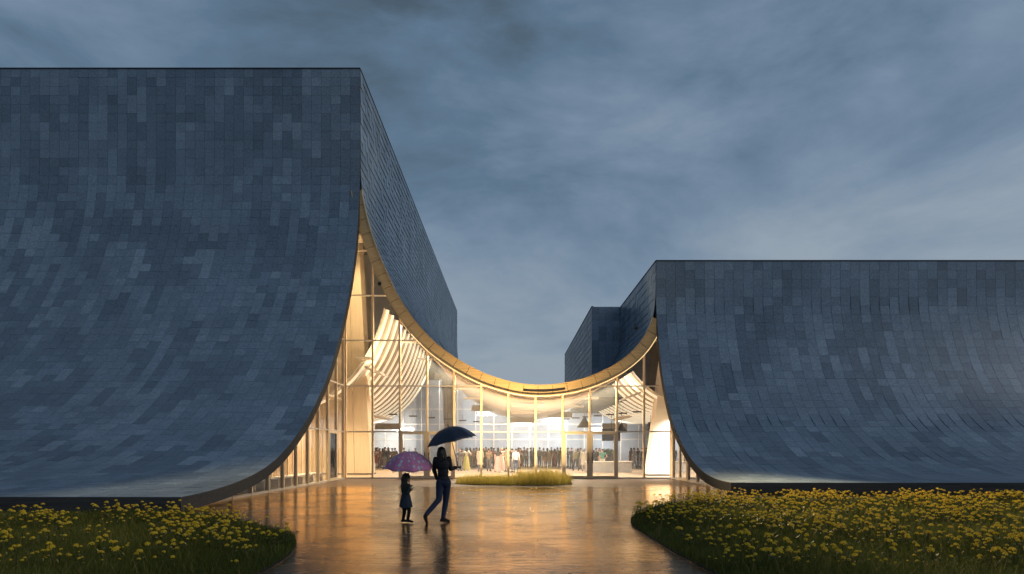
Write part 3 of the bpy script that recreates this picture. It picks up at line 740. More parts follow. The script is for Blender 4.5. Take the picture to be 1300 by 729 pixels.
def wave(P, s=1.0, ph=0):
    x, y = P[:, 0] * s, P[:, 1] * s
    return (np.sin(x * 1.3 + 1.7 * np.sin(y * .7 + ph) + ph) + np.sin(y * 1.7 + 1.3 * np.sin(x * .9 + 2 * ph)) + np.sin((x + y) * .8 + ph * 3)) / 3
def bed(poly, name):
    m = MB(); c = poly.mean(0)
    m.v = [(x, y, .018) for x, y in poly]; m.f = [tuple(range(len(poly)))]; m.m = [0]
    struct(m.build('soil_' + name, M['soil']))
    m = MB(); k = len(poly); out = []
    for i in range(k):
        t = poly[(i + 1) % k] - poly[i - 1]; t /= np.linalg.norm(t) + 1e-9; nrm = np.array([t[1], -t[0]])
        a, b = poly[i] + nrm * .012, poly[i] - nrm * .012
        out.append([(*a, -.02), (*a, .012), (*b, .012), (*b, -.02)])
    out.append(out[0]); m.grid(out); struct(m.build('edging_' + name, M['dark']))
bed(BED_L, 'flower_bed'); bed(BED_R, 'meadow_bed'); bed(BED_C, 'grass_bed')
def blades(P, h, w, lean, tone, segs=3, rng=RNG):
    """a field of curved tapering blades -> verts, faces, tone"""
    n = len(P); az = rng.uniform(0, 2 * PI, n); fa = rng.uniform(0, 2 * PI, n)
    dirv = np.stack([np.cos(az), np.sin(az)], 1); wd = np.stack([np.cos(fa), np.sin(fa)], 1)
    V = np.zeros((n, 2 * segs + 1, 3))
    for k in range(segs + 1):
        t = k / segs; c = np.empty((n, 3)); c[:, :2] = P + dirv * (lean * t ** 1.8)[:, None]; c[:, 2] = .02 + h * (t - .18 * t * t * (lean / (h + 1e-6)))
        if k < segs:
            ww = (w * (1 - t * .75) * .5)[:, None]
            V[:, 2 * k, :] = c; V[:, 2 * k, :2] -= wd * ww; V[:, 2 * k + 1, :] = c; V[:, 2 * k + 1, :2] += wd * ww
        else: V[:, 2 * k, :] = c
    m = 2 * segs + 1
    base = (np.arange(n) * m)[:, None]
    fq = np.concatenate([base + np.array([[2*k, 2*k+1, 2*k+3, 2*k+2]]) for k in range(segs - 1)], 0)
    ft = base + np.array([[2*segs-2, 2*segs-1, 2*segs]])
    return V.reshape(-1, 3), fq, ft, np.repeat(tone, m)
def fast_mesh(name, V, fq, ft, tone, mat):
    me = bpy.data.meshes.new(name); nq, nt_ = len(fq), len(ft)
    me.vertices.add(len(V)); me.vertices.foreach_set('co', V.astype(np.float32).ravel())
    me.loops.add(nq * 4 + nt_ * 3); me.loops.foreach_set('vertex_index', np.r_[fq.ravel(), ft.ravel()].astype(np.int32))
    me.polygons.add(nq + nt_); st = np.r_[np.arange(nq) * 4, nq * 4 + np.arange(nt_) * 3]
    me.polygons.foreach_set('loop_start', st.astype(np.int32))
    a = me.attributes.new('tone', 'FLOAT', 'POINT'); a.data.foreach_set('value', tone.astype(np.float32))
    me.materials.append(mat); me.update(calc_edges=True); me.validate()
    return link(name, me)
def scatter(poly, box, dens, rng=RNG):
    x0, x1, y0, y1 = box; n = int((x1 - x0) * (y1 - y0) * dens)
    P = np.stack([rng.uniform(x0, x1, n), rng.uniform(y0, y1, n)], 1); return P[inside(poly, P)]
def meadow(poly, zones, name, label):
    P = np.concatenate([scatter(poly, *z) for z in zones]); n = len(P); e = edge_dist(poly, P)
    wv = wave(P, 1.1, 1.0)
    h = RNG.uniform(.08, .19, n) * (.8 + .35 * wv) * np.clip(.85 + .3 * wave(P, 7, .3) + e * .8, .6, 1.05); tall = RNG.random(n) < .03; h[tall] *= 1.7
    tone = np.clip(.35 + .25 * wave(P, .8, 2.2) + RNG.normal(0, .18, n), 0, 1); tone[tall] = 1
    w = RNG.uniform(.007, .013, n) * np.clip(P[:, 1] / 9, 1, 1.9)
    V, fq, ft, tn = blades(P, h, w, h * RNG.uniform(.15, .75, n), tone)
    o = fast_mesh(name, V, fq, ft, tn, M['grass']); tag(o, label, 'grass', None, 'stuff')
meadow(BED_L, [((-9.5, -3.2, 6, 10.5), 1500), ((-13.5, -3.2, 10.5, 15.4), 1000)], 'meadow_grass', 'dark green meadow grass in the left flower bed')
meadow(BED_R, [((2.4, 9.5, 6, 10.5), 1500), ((2.4, 15, 10.5, 15.5), 900), ((2.6, 22, 15.5, 20.1), 480), ((15, 22, 10, 15.5), 200), ((9.5, 15, 6, 10.5), 200)], 'meadow_grass', 'dark green meadow grass in the right flower bed')
# central strip of golden grass
def golden():
    P = scatter(BED_C, (-3, 3, 27.2, 30.5), 560); n = len(P); e = edge_dist(BED_C, P)
    tuft = wave(P, 3.2, .6) * .5 + .5
    h = (.34 + .52 * tuft) * (.72 + .40 * (P[:, 0] > .3)) * RNG.uniform(.6, 1.15, n) * np.clip(.6 + e, .6, 1.05)
    tone = np.clip(.2 + .45 * h + RNG.normal(0, .2, n), 0, 1)
    tall = RNG.random(n) < .05; h[tall] *= 1.35; tone[tall] = 1
    V, fq, ft, tn = blades(P, h, RNG.uniform(.010, .022, n), h * RNG.uniform(.1, .6, n), tone)
    tag(fast_mesh('golden_grass', V, fq, ft, tn, M['gold']), 'golden ornamental grass growing in front of the entrance glass', 'grass', None, 'stuff')
golden()
# flowers
def bloom_mesh(seed, simple=False):
    rng = random.Random(seed); m = MB(); tone = []
    h = rng.uniform(.15, .25); dx, dy = rng.uniform(-.05, .05), rng.uniform(-.05, .05)
    m.cur = 1
    pts = [(0, 0, 0), (dx * .4, dy * .4, h * .55), (dx, dy, h)]
    for a, b in zip(pts, pts[1:]): m.cone(a, b, .004, .003, 4, False)
    for k in range(2):
        a = rng.random() * 6.28; z = h * rng.uniform(.25, .6); l = .09
        m.add([(0, 0, z), (math.cos(a) * l * .5 - math.sin(a) * .01, math.sin(a) * l * .5 + math.cos(a) * .01, z + .04), (math.cos(a) * l, math.sin(a) * l, z + .03), (math.cos(a) * l * .5 + math.sin(a) * .01, math.sin(a) * l * .5 - math.cos(a) * .01, z + .03)], [(0, 1, 2, 3)])
    tone += [.5] * len(m.v)
    m.cur = 0
    R = rng.uniform(.021, .033)
    nb = 26
    for i in range(nb):          # a head of many small florets
        ph = i * 2.399; u = (i + .5) / nb; rr = R * math.sqrt(u); z = h + R * 1.15 * math.sqrt(max(0, 1 - u)) + rng.uniform(-.002, .002)
        c = Vector((dx + rr * math.cos(ph), dy + rr * math.sin(ph), z)); s = R * rng.uniform(.26, .36)
        n = Vector((rr * math.cos(ph), rr * math.sin(ph), R * .6)).normalized(); q = n.to_track_quat('Z', 'Y')
        k0 = 5
        vs = [c + q @ Vector((s * math.cos(2 * PI * k / k0), s * math.sin(2 * PI * k / k0), 0)) for k in range(k0)] + [c + n * s * .6]
        m.add(vs, [(k, (k + 1) % k0, k0) for k in range(k0)])
        tone += [rng.random()] * (k0 + 1)
    vs = []
    return m, tone
PB = []
for s in range(7):
    m, t = bloom_mesh(100 + s); PB.append((m.mesh('yellow_flower', [M['bloom'], M['stem']], False, t), m, t))
def flower_spots(poly, zones, thr, ph):
    P = np.concatenate([scatter(poly, *z) for z in zones]); d = wave(P, 1.5, ph) + .8 * wave(P, 4.1, ph + 1) + RNG.normal(0, .35, len(P)) + np.clip((11.5 - P[:, 1]) * .08, 0, .3)
    return P[d > thr]
FLW = [(p, 0) for p in flower_spots(BED_L, [((-9, -3.6, 7.9, 11), 34), ((-13.2, -3.8, 11, 15.0), 44)], .22, .4)] + \
      [(p, 1) for p in flower_spots(BED_R, [((2.8, 9.5, 7.9, 11.5), 36), ((2.8, 13, 11.5, 16), 44), ((3, 20.5, 16, 19.7), 70)], .1, 1.9)]
keep = []
for p, b in FLW:
    px = p[0] / p[1] * F + 650
    if -60 < px < 1440: keep.append((p[1], tuple(p), b))
keep.sort(key=lambda t: t[0])
FG = ('yellow flowers in the left bed', 'yellow flowers in the right bed')
FLB = ('yellow round headed flower on a thin stem in the left bed', 'yellow round headed flower on a thin stem in the right bed')
near = keep[:296]; rest = keep[296:]
for y, p, b in near:
    k = random.randrange(7); o = link('yellow_flower', PB[k][0]); s = random.choice((.65, .85, 1.0, 1.15, 1.4)) * random.uniform(.9, 1.1)
    o.location = (p[0], p[1], .03); o.scale = (s * 1.1, s * 1.1, s); o.rotation_euler = (random.uniform(-.28, .28), random.uniform(-.28, .28), random.uniform(0, 6.28))
    tag(o, FLB[b], 'flower', FG[b])
for side, nm in ((0, 'left'), (1, 'right')):
    V, Fc, Mi, T = [], [], [], []
    for y, p, b in rest:
        if b != side: continue
        me, m, t = PB[random.randrange(7)]; s = random.uniform(.65, 1.45); a = random.uniform(0, 6.28); ca, sa = math.cos(a) * s * 1.15, math.sin(a) * s * 1.15
        o = len(V); dt = random.uniform(-.2, .2)
        V += [(p[0] + x * ca - yy * sa, p[1] + x * sa + yy * ca, .03 + z * s) for x, yy, z in m.v]; Fc += [tuple(o + i for i in f) for f in m.f]; Mi += m.m; T += [x + dt for x in t]
    if not V: continue
    mm = MB(); mm.v, mm.f, mm.m = V, Fc, Mi
    tag(mm.build('yellow_flowers', [M['bloom'], M['stem']], None, False, T), 'far yellow flowers massed along the back of the %s bed' % nm, 'flowers', None, 'stuff')

# ------------------------------------------------------------------ trees behind the hall
def tree(x, y, h, cr, label, seed):
    rng = random.Random(seed); r = thing('tree', label, 'tree', (x, y, 0), 0, 'trees behind the hall')
    m = MB(); top = Vector((0, 0, h * .8)); m.cone((0, 0, 0), (0, 0, h * .45), .2, .13, 8); m.cone((0, 0, h * .45), top, .13, .04, 8)
    tips = []
    for k in range(9):
        z = h * rng.uniform(.35, .75); a = rng.random() * 6.28; e = Vector((math.cos(a) * cr * .7, math.sin(a) * cr * .7, z + h * rng.uniform(.05, .2))); m.cone((0, 0, z), e, .06, .015, 6); tips.append(e)
    m.build('trunk', M['bark'], r)
    m = MB(); tone = []
    cl = tips + [Vector((rng.gauss(0, cr * .3), rng.gauss(0, cr * .3), h * rng.uniform(.55, .98))) for _ in range(10)]
    for c in cl:
        rad = cr * rng.uniform(.28, .5); b = rng.random()
        for k in range(130):
            d = Vector((rng.gauss(0, 1), rng.gauss(0, 1), rng.gauss(0, .8))); d = d.normalized() * rad * rng.random() ** .4; p = c + d
            u = Vector((rng.gauss(0, 1), rng.gauss(0, 1), rng.gauss(0, 1))).normalized(); v = u.orthogonal().normalized(); s = rng.uniform(.09, .18)
            m.add([p - u * s, p + v * s * .5, p + u * s, p - v * s * .5], [(0, 1, 2, 3)]); tone += [min(1, max(0, b + rng.gauss(0, .2)))] * 4
    m.build('crown', M['leaf'], r, tone=tone)
for px, d, h, cr, lab in ((481, 66, 6.5, 2.0, 'dark tree behind the back glazing right of the timber pier'), (512, 72, 5.5, 2.0, 'small dark tree seen above the dotted umbrella'), (540, 84, 5.0, 2.2, 'faint tree behind the back glazing left of the dark umbrella'), (738, 65.5, 6.8, 1.5, 'slender green tree behind the back glazing above the doors'), (832, 68, 5.6, 2.0, 'dark tree behind the back glazing by the white pier'), (640, 95, 6, 2.6, 'faint far tree behind the middle of the back glazing'), (690, 88, 5.2, 2.4, 'faint low tree behind the back glazing right of middle')):
    tree((px - 650) / F * d, d, h, cr, lab, px)

# ------------------------------------------------------------------ people
def capsule_arm(m, pts, r): m.caps([Vector(p) for p in pts], r)
def hand_geo(m, wrist, d, up, s=1.0, curl=.6, side=1):
    """palm, four unequal bent fingers and a thumb; d = pointing direction, up = back of the hand"""
    w = Vector(wrist); d = Vector(d).normalized(); up = Vector(up); up = (up - d * up.dot(d)).normalized(); sd = d.cross(up) * side
    q = Matrix((sd, up, d)).transposed().to_quaternion()
    m.ell(w + d * .045 * s, (.04 * s, .017 * s, .052 * s), q, 12, 8)
    for k, ln in enumerate((.068, .078, .072, .056)):
        b = w + d * .085 * s + sd * (k - 1.5) * .021 * s
        d2 = (d * math.cos(curl) - up * math.sin(curl)).normalized(); d3 = (d * math.cos(curl * 2.3) - up * math.sin(curl * 2.3)).normalized()
        p1 = b + d2 * ln * .5 * s; p2 = p1 + d3 * ln * .5 * s
        m.caps([b, p1, p2], [.0095 * s, .009 * s, .0075 * s], 8)
    tb = w + d * .03 * s - sd * .032 * s; t1 = tb - sd * .025 * s + d * .025 * s - up * .012 * s; t2 = t1 + d * .028 * s - up * .02 * s + sd * .006 * s
    m.caps([tb, t1, t2], [.012 * s, .011 * s, .009 * s], 8)
def head_geo(m, c, s, q):
    c = Vector(c); T = lambda v: c + q @ (Vector(v) * s)      # faces local +Y
    m.ell(T((0, -.008, .02)), (.077 * s, .096 * s, .098 * s), q, 18, 12)
    m.ell(T((0, .022, -.045)), (.056 * s, .068 * s, .07 * s), q, 14, 10)
    m.caps([T((0, .088, .015)), T((0, .108, -.022))], [.011 * s, .016 * s], 8)     # nose
    m.ell(T((0, .086, -.062)), (.026 * s, .012 * s, .011 * s), q, 10, 6)           # mouth
    m.ell(T((0, .076, -.1)), (.026 * s, .022 * s, .02 * s), q, 10, 6)              # chin
    for sx in (-1, 1):
        m.ell(T((sx * .079, -.008, -.008)), (.011 * s, .024 * s, .034 * s), q, 8, 6)   # ear
        m.ell(T((sx * .031, .084, .02)), (.016 * s, .01 * s, .01 * s), q, 8, 6)        # eye socket ridge
def figure(J, s=1.0, voxel=.02, hands=None, sleeves=True, facing=0.0, fem=False):
    """J: joints dict in metres. Returns dict of builders: body, top, legs, shoes."""
    V3 = lambda k: Vector(J[k])
    B = MB(); pel, che, nek, hed = V3('pelvis'), V3('chest'), V3('neck'), V3('head')
    q = Euler((0, 0, J.get('face', facing))).to_quaternion()
    tq = Euler((0, 0, J.get('twist', facing))).to_quaternion()
    B.caps([pel, pel.lerp(che, .5), che, nek], [.092 * s, .08 * s, .085 * s, .05 * s]); B.caps([nek, hed], [.05 * s, .048 * s])
    head_geo(B, hed, s, q)
    T = MB(); Lg = MB(); SH = {'L': MB(), 'R': MB()}
    tw = .155 if fem else .175
    T.ell(pel.lerp(che, .96), (tw * s, .112 * s, .165 * s), tq); T.ell(pel.lerp(che, .5), (tw * .84 * s, .098 * s, .19 * s), tq); T.ell(pel.lerp(che, .08), ((.158 if fem else .155) * s, .112 * s, .11 * s), tq)
    T.caps([che, nek - Vector((0, 0, .02 * s))], [.1 * s, .062 * s])
    Lg.ell(pel - Vector((0, 0, .02 * s)), (.163 * s, .118 * s, .13 * s), tq)
    for sd in 'LR':
        sh, el, wr = V3('sh' + sd), V3('el' + sd), V3('wr' + sd); hp, kn, an, to = V3('hip' + sd), V3('kn' + sd), V3('an' + sd), V3('to' + sd)
        B.caps([che.lerp(sh, .5), sh, el, wr], [.05 * s, .047 * s, .037 * s, .028 * s]); B.caps([pel.lerp(hp, .6), hp, kn, an], [.1 * s, .084 * s, .054 * s, .037 * s]); B.caps([an, to], [.036 * s, .026 * s])
        dr = (wr - el).normalized()
        if hands and sd in hands: hand_geo(B, wr, *hands[sd])
        else:
            B.ell(wr + dr * .05 * s, (.026 * s, .026 * s, .05 * s), dr.to_track_quat('Z', 'Y')); 
            for k in range(4): B.caps([wr + dr * .085 * s, wr + dr * .15 * s + Vector((.012 * (k - 1.5), .012 * (k - 1.5), 0)) * s], [.011 * s, .008 * s], 6)
            B.caps([wr + dr * .03 * s, wr + dr * .085 * s + Vector((0, .03 * s, 0))], [.012 * s, .009 * s], 6)
        T.caps([che.lerp(sh, .55), sh, el.lerp(sh, .5 if not sleeves else 0), *( [wr - dr * .015 * s] if sleeves else [])], [.07 * s, .062 * s, .052 * s, *([.039 * s] if sleeves else [])])
        Lg.caps([pel.lerp(hp, .7), hp, kn, an + (kn - an) * .08], [.108 * s, .1 * s, .066 * s, .05 * s])
        Sh = SH[sd]; f = (to - an); heel = an - Vector((f.x, f.y, 0)) * .28
        Sh.caps([an + (kn - an) * .06, an], [.046 * s, .045 * s]); Sh.caps([Vector((heel.x, heel.y, min(an.z, an.z - .03 * s))), to], [.036 * s, .032 * s]); Sh.caps([an, to], [.043 * s, .03 * s])
    return {'body': B, 'top': T, 'trousers': Lg, 'shoe': SH['L'], 'shoe_': SH['R']}
def hair_geo(m, c, s, q, style):
    T = lambda v: Vector(c) + q @ (Vector(v) * s)
    m.ell(T((0, -.018, .04)), (.088 * s, .1 * s, .088 * s), q, 16, 10)
    if style in ('long', 'bob'):
        ln = -.22 if style == 'long' else -.12
        m.ell(T((0, -.06, -.04)), (.085 * s, .065 * s, .12 * s), q, 14, 10)
        m.caps([T((0, -.07, -.02)), T((0, -.08, ln))], [.078 * s, .05 * s])
        for sx in (-1, 1): m.caps([T((sx * .07, -.02, .03)), T((sx * .075, -.04, ln * .8))], [.035 * s, .028 * s])
    if style == 'bun': m.ell(T((0, -.1, .07)), (.045 * s, .045 * s, .045 * s), q, 10, 8)
def std_pose(kind):
    J = dict(pelvis=(0, 0, .93), chest=(0, 0, 1.30), neck=(0, 0, 1.47), head=(0, .012, 1.60),
             shL=(-.185, 0, 1.40), shR=(.185, 0, 1.40), elL=(-.235, -.02, 1.13), elR=(.235, -.02, 1.13), wrL=(-.225, .05, .90), wrR=(.225, .05, .90),
             hipL=(-.09, 0, .90), hipR=(.09, 0, .90), knL=(-.1, .01, .49), knR=(.1, .01, .49), anL=(-.11, -.02, .085), anR=(.11, -.02, .085), toL=(-.13, .13, .032), toR=(.13, .13, .032), face=0, twist=0)
    if kind == 'glass': J.update(elR=(.22, .06, 1.14), wrR=(.10, .27, 1.22))
    if kind == 'folded': J.update(elL=(-.22, .05, 1.13), wrL=(.02, .22, 1.16), elR=(.22, .05, 1.13), wrR=(-.02, .24, 1.10))
    if kind == 'walk': J.update(knL=(-.09, .16, .52), anL=(-.1, .26, .1), toL=(-.1, .41, .05), knR=(.09, -.05, .48), anR=(.1, -.34, .16), toR=(.1, -.24, .035), elL=(-.23, -.12, 1.15), wrL=(-.22, -.1, .92), elR=(.23, .05, 1.14), wrR=(.2, .2, .98))
    if kind == 'hip': J.update(elR=(.33, -.08, 1.16), wrR=(.17, .06, 1.0), knL=(-.1, .06, .49), anL=(-.13, .04, .085), toL=(-.17, .18, .032), head=(.02, .02, 1.6))
    return J
def skirt_mesh(z0, z1, r0, r1, n=28, folds=7, amp=.04):
    m = MB(); rows = []
    for j in range(9):
        t = j / 8; z = z0 + (z1 - z0) * t; r = r0 + (r1 - r0) * t ** .8
        rows.append([(r * (1 + amp * t * math.sin(folds * a)) * math.cos(a), r * .72 * (1 + amp * t * math.sin(folds * a)) * math.sin(a), z) for a in np.linspace(0, 2 * PI, n)])
    m.grid(rows); return m
PROTO = {}
def proto(key, pose, lower, hair, sleeves=True, fem=False):
    J = std_pose(pose); g = figure(J, 1.0, sleeves=sleeves, fem=fem)
    parts = {'body': remeshed(g['body'], .014, 3), 'top': remeshed(g['top'], .018, 4), 'shoe': remeshed(g['shoe'], .014, 2), 'shoe_': remeshed(g['shoe_'], .014, 2)}
    if lower == 'trousers': parts['trousers'] = remeshed(g['trousers'], .018, 4)
    elif lower == 'shorts':
        m = MB(); pel = Vector(J['pelvis']); m.ell(pel - Vector((0, 0, .02)), (.165, .12, .13))
        for sd in 'LR': m.caps([Vector(J['hip' + sd]), Vector(J['hip' + sd]).lerp(Vector(J['kn' + sd]), .85)], [.108, .092])
        parts['shorts'] = remeshed(m, .018, 4)
    elif lower == 'skirt': parts['skirt'] = skirt_mesh(1.08, .42, .15, .25).mesh('skirt', M['white'], True)
    elif lower == 'long': parts['skirt'] = skirt_mesh(1.12, .06, .145, .30).mesh('skirt', M['white'], True)
    elif lower == 'coat': parts['coat'] = skirt_mesh(1.22, .5, .18, .235, amp=.02).mesh('coat', M['white'], True); parts['trousers'] = remeshed(g['trousers'], .018, 4)
    m = MB(); hair_geo(m, J['head'], 1.0, Euler((0, 0, 0)).to_quaternion(), hair); parts['hair'] = remeshed(m, .014, 2)
    PROTO[key] = parts
proto('suit', 'glass', 'trousers', 'short'); proto('stand', 'stand', 'trousers', 'short'); proto('folded', 'folded', 'trousers', 'short'); proto('walk', 'walk', 'trousers', 'short')
proto('gown', 'hip', 'long', 'long', False, True); proto('skirt', 'glass', 'skirt', 'bob', True, True); proto('maxi', 'stand', 'long', 'bun', True, True); proto('shorts', 'hip', 'shorts', 'short', False); proto('coat', 'stand', 'coat', 'bob', True, True)
for k, parts in PROTO.items():
    for nm, me in parts.items():
        me.name = nm.rstrip('_')
        if not me.materials: me.materials.append(M['white'])
BLK, GRY, NAV, BEI, CRM, OLV, TAN, RED, PNK, MAR, TEA, YEL, BRN, SIL = (.03, .03, .035), (.12, .12, .13), (.03, .04, .07), (.36, .29, .21), (.50, .45, .37), (.17, .16, .09), (.28, .2, .13), (.24, .06, .055), (.42, .28, .24), (.14, .04, .05), (.11, .26, .22), (.34, .31, .11), (.12, .08, .055), (.28, .28, .29)
SKN = [(.50, .31, .22), (.36, .21, .14), (.58, .38, .28), (.16, .09, .06)]
HRS = [(.015, .01, .008), (.05, .03, .018), (.14, .09, .05), (.3, .28, .26)]
def person(px, d, key, top, low, rot, label, sk=0, hr_=0, h=1.0, flip=1, hair=True):
    X = (px - 650) / F * d
    r = thing('person', label, 'person', (X, d, .008), math.radians(rot), 'visitors inside the hall')
    r.scale = (h * flip, h, h)
    for nm, me in PROTO[key].items():
        o = link(nm.rstrip('_'), me, r)
        col = {'body': SKN[sk], 'hair': HRS[hr_], 'top': top, 'shoe': (.02, .018, .016), 'shoe_': (.02, .018, .016)}.get(nm, low)
        if nm == 'coat': col = top
        if nm == 'trousers' and key == 'coat': col = low
        o.material_slots[0].link = 'OBJECT'; o.material_slots[0].material = cloth(col)
    return r
# px, distance, kind, top, lower, heading (0 = back to us), label
PEOPLE = [
 (583.5, 45.5, 'maxi', GRY, GRY, 200, 'person in a long dark grey gown just right of the hand with the dark umbrella', 2, 1),
 (592, 46, 'gown', CRM, YEL, 10, 'person in cream top and long yellow green skirt behind the golden grass', 0, 0),
 (601.5, 54, 'suit', BEI, TAN, 60, 'person in beige jacket and tan trousers standing behind the yellow skirt', 2, 1),
 (605, 55, 'suit', NAV, GRY, 250, 'person in navy jacket facing the beige jacket left of the striped coat', 0, 0),
 (609.5, 44.5, 'coat', CRM, GRY, 20, 'person in long cream coat and grey trousers by a glass post', 0, 1),
 (617, 52, 'gown', BLK, BLK, 160, 'person in long black dress behind the tan jacket', 2, 0),
 (620.5, 44.5, 'folded', TAN, GRY, 340, 'person in tan jacket and dark grey trousers with folded arms seen from behind', 0, 0),
 (627, 57, 'stand', GRY, BLK, 120, 'person in grey suit far back between tan jacket and pink skirt', 1, 0),
 (632, 43, 'gown', BLK, PNK, 25, 'person in dark top and long pink skirt in the middle of the crowd', 0, 0),
 (636.5, 46, 'gown', PNK, PNK, 190, 'person in a long pale pink dress facing the dark top and pink skirt', 2, 2),
 (643, 44, 'suit', BEI, BEI, 45, 'person in an all beige suit holding a drink', 2, 1),
 (650, 42.5, 'folded', BLK, GRY, 75, 'person in black jacket beside the pale shirt and navy trousers', 0, 0),
 (655, 41.5, 'stand', CRM, NAV, 5, 'person in pale shirt and navy trousers seen from behind above the golden grass', 0, 0),
 (661, 55, 'gown', RED, MAR, 170, 'person in long red dress right of the pale shirt and navy trousers', 2, 0),
 (665.5, 56, 'suit', SIL, GRY, 200, 'person in light grey jacket left of two dark suits', 2, 2),
 (669.5, 54, 'stand', GRY, BLK, 100, 'person in charcoal suit left one of a dark pair', 0, 0),
 (674, 54.5, 'suit', BLK, BLK, 260, 'person in black suit right one of a dark pair', 1, 0),
 (685, 57, 'stand', GRY, NAV, 40, 'person in grey jacket and navy trousers right of the middle glass post', 2, 1),
 (690, 52, 'folded', GRY, TAN, 10, 'person in grey jumper and tan trousers left of a beige jacket', 0, 0),
 (695, 52.5, 'coat', BEI, BRN, 350, 'person in long beige coat behind the right end of the golden grass', 2, 2),
 (700, 57, 'suit', BLK, GRY, 200, 'person in black jacket between the long beige coat and red dress', 0, 0),
 (704, 55, 'gown', RED, RED, 30, 'person in bright red dress left of the right doors', 2, 0),
 (708, 56, 'skirt', PNK, CRM, 210, 'person in pink top and cream skirt beside the bright red dress', 0, 1),
 (711.5, 55, 'stand', BLK, BLK, 330, 'person all in black next to the left post of the right doors', 1, 0),
 (721, 54, 'suit', GRY, BLK, 80, 'person in dark jacket seen far behind the left leaf of the right doors', 2, 1),
 (731, 45, 'walk', OLV, BLK, 15, 'person in olive jacket and black trousers striding behind the right doors', 0, 3),
 (737, 49, 'stand', BLK, GRY, 30, 'person in black jacket between the olive jacket and cream coat', 1, 0),
 (741.5, 44.5, 'coat', CRM, BEI, 355, 'person in long cream coat with grey hair behind the right doors', 2, 3),
 (757, 44.7, 'suit', BLK, BLK, 300, 'person in black suit left of the green shirt', 0, 0),
 (761, 46, 'gown', TAN, TAN, 200, 'person in long tan dress between black suit and green shirt', 1, 0),
 (765, 43.5, 'shorts', TEA, CRM, 350, 'person in green shirt and cream shorts behind the right door', 0, 2),
 (780, 52, 'walk', BLK, BLK, 280, 'person in black walking past the black box planter', 0, 0),
 (801, 56, 'gown', TAN, PNK, 120, 'person in peach dress far behind the counter', 2, 1),
 (805, 50.5, 'walk', GRY, GRY, 290, 'person in dark grey clothes walking behind the grey counter', 0, 0),
 (815, 48.5, 'stand', BLK, BLK, 180, 'person in black suit facing out beside a glass post right of the doors', 0, 0),
 (827, 55, 'gown', MAR, MAR, 30, 'person in maroon dress near the white pier', 2, 0),
 (833, 54, 'suit', GRY, BRN, 300, 'person in grey jacket and brown trousers closest to the white pier', 0, 1),
 (477, 52, 'skirt', PNK, RED, 30, 'person in peach top and red skirt right of the timber pier', 2, 0),
 (482, 53, 'suit', TAN, BRN, 210, 'person in tan jacket second right of the timber pier', 0, 1),
 (488.5, 51, 'stand', BLK, GRY, 60, 'person in black jacket left of the dotted umbrella', 1, 0),
 (493, 55, 'gown', GRY, GRY, 130, 'person in grey dress above the left rim of the dotted umbrella', 2, 1),
 (498, 52, 'suit', BRN, BLK, 200, 'person in brown jacket above the dotted umbrella', 0, 0),
 (513, 55, 'stand', NAV, NAV, 20, 'person in navy suit seen above the dotted umbrella near a door frame', 1, 0),
 (586.5, 56, 'suit', BRN, GRY, 150, 'person in brown jacket far behind the long dark grey gown', 0, 0),
 (596.5, 57, 'gown', SIL, SIL, 40, 'person in silver grey dress far behind the cream top and yellow green skirt', 2, 2),
 (613.5, 56, 'suit', GRY, NAV, 210, 'person in grey jacket and navy trousers between striped cream coat and tan jacket', 0, 1),
 (624, 50, 'skirt', MAR, BLK, 330, 'person in maroon top and black skirt just right of the tan jacket', 1, 0),
 (640, 57, 'stand', BLK, GRY, 90, 'person in black top far behind the pale pink dress', 2, 0),
 (646.5, 55, 'suit', BRN, BRN, 20, 'person in an all brown suit behind the black jacket', 0, 0),
 (658.5, 51, 'skirt', PNK, TAN, 300, 'person in pink top and tan skirt peeking out right of the pale shirt', 2, 1),
 (678, 56, 'gown', GRY, GRY, 15, 'person in charcoal dress just left of the middle glass post', 1, 0),
 (725.5, 50, 'suit', NAV, BLK, 130, 'person in navy jacket left of the striding olive jacket', 0, 0),
 (734, 55, 'gown', TAN, TAN, 240, 'person in tan dress far behind the striding olive jacket', 2, 1),
 (746, 52, 'suit', GRY, GRY, 60, 'person in grey suit just right of the long cream coat with grey hair', 0, 0),
 (751.5, 56, 'stand', BLK, NAV, 10, 'person in black top and navy trousers behind the post between the right doors', 2, 0),
 (810, 56, 'suit', BRN, BLK, 220, 'person in brown jacket far behind the walking dark grey figure', 1, 0),
 (821, 57, 'stand', GRY, BLK, 30, 'person in grey jacket left of the maroon dress', 0, 1),
 (485.5, 57, 'gown', MAR, MAR, 15, 'person in dark maroon dress left of the black jacket by the dotted umbrella', 2, 0),
 (479.5, 57, 'stand', BLK, BLK, 250, 'person all in black half hidden behind the peach top near the timber pier', 0, 0),
 (501.5, 56, 'suit', GRY, NAV, 40, 'person in grey jacket just right of the brown jacket above the dotted umbrella', 2, 1),
 (527, 56, 'suit', GRY, BLK, 160, 'person in grey suit seen between the two umbrellas', 2, 0),
]
for i, (px, d, key, tp, lw, rt, lab, sk, hr2) in enumerate(PEOPLE):
    person(px, d, key, tp, lw, rt, lab, sk, hr2, random.uniform(.96, 1.05), random.choice((1, -1)))

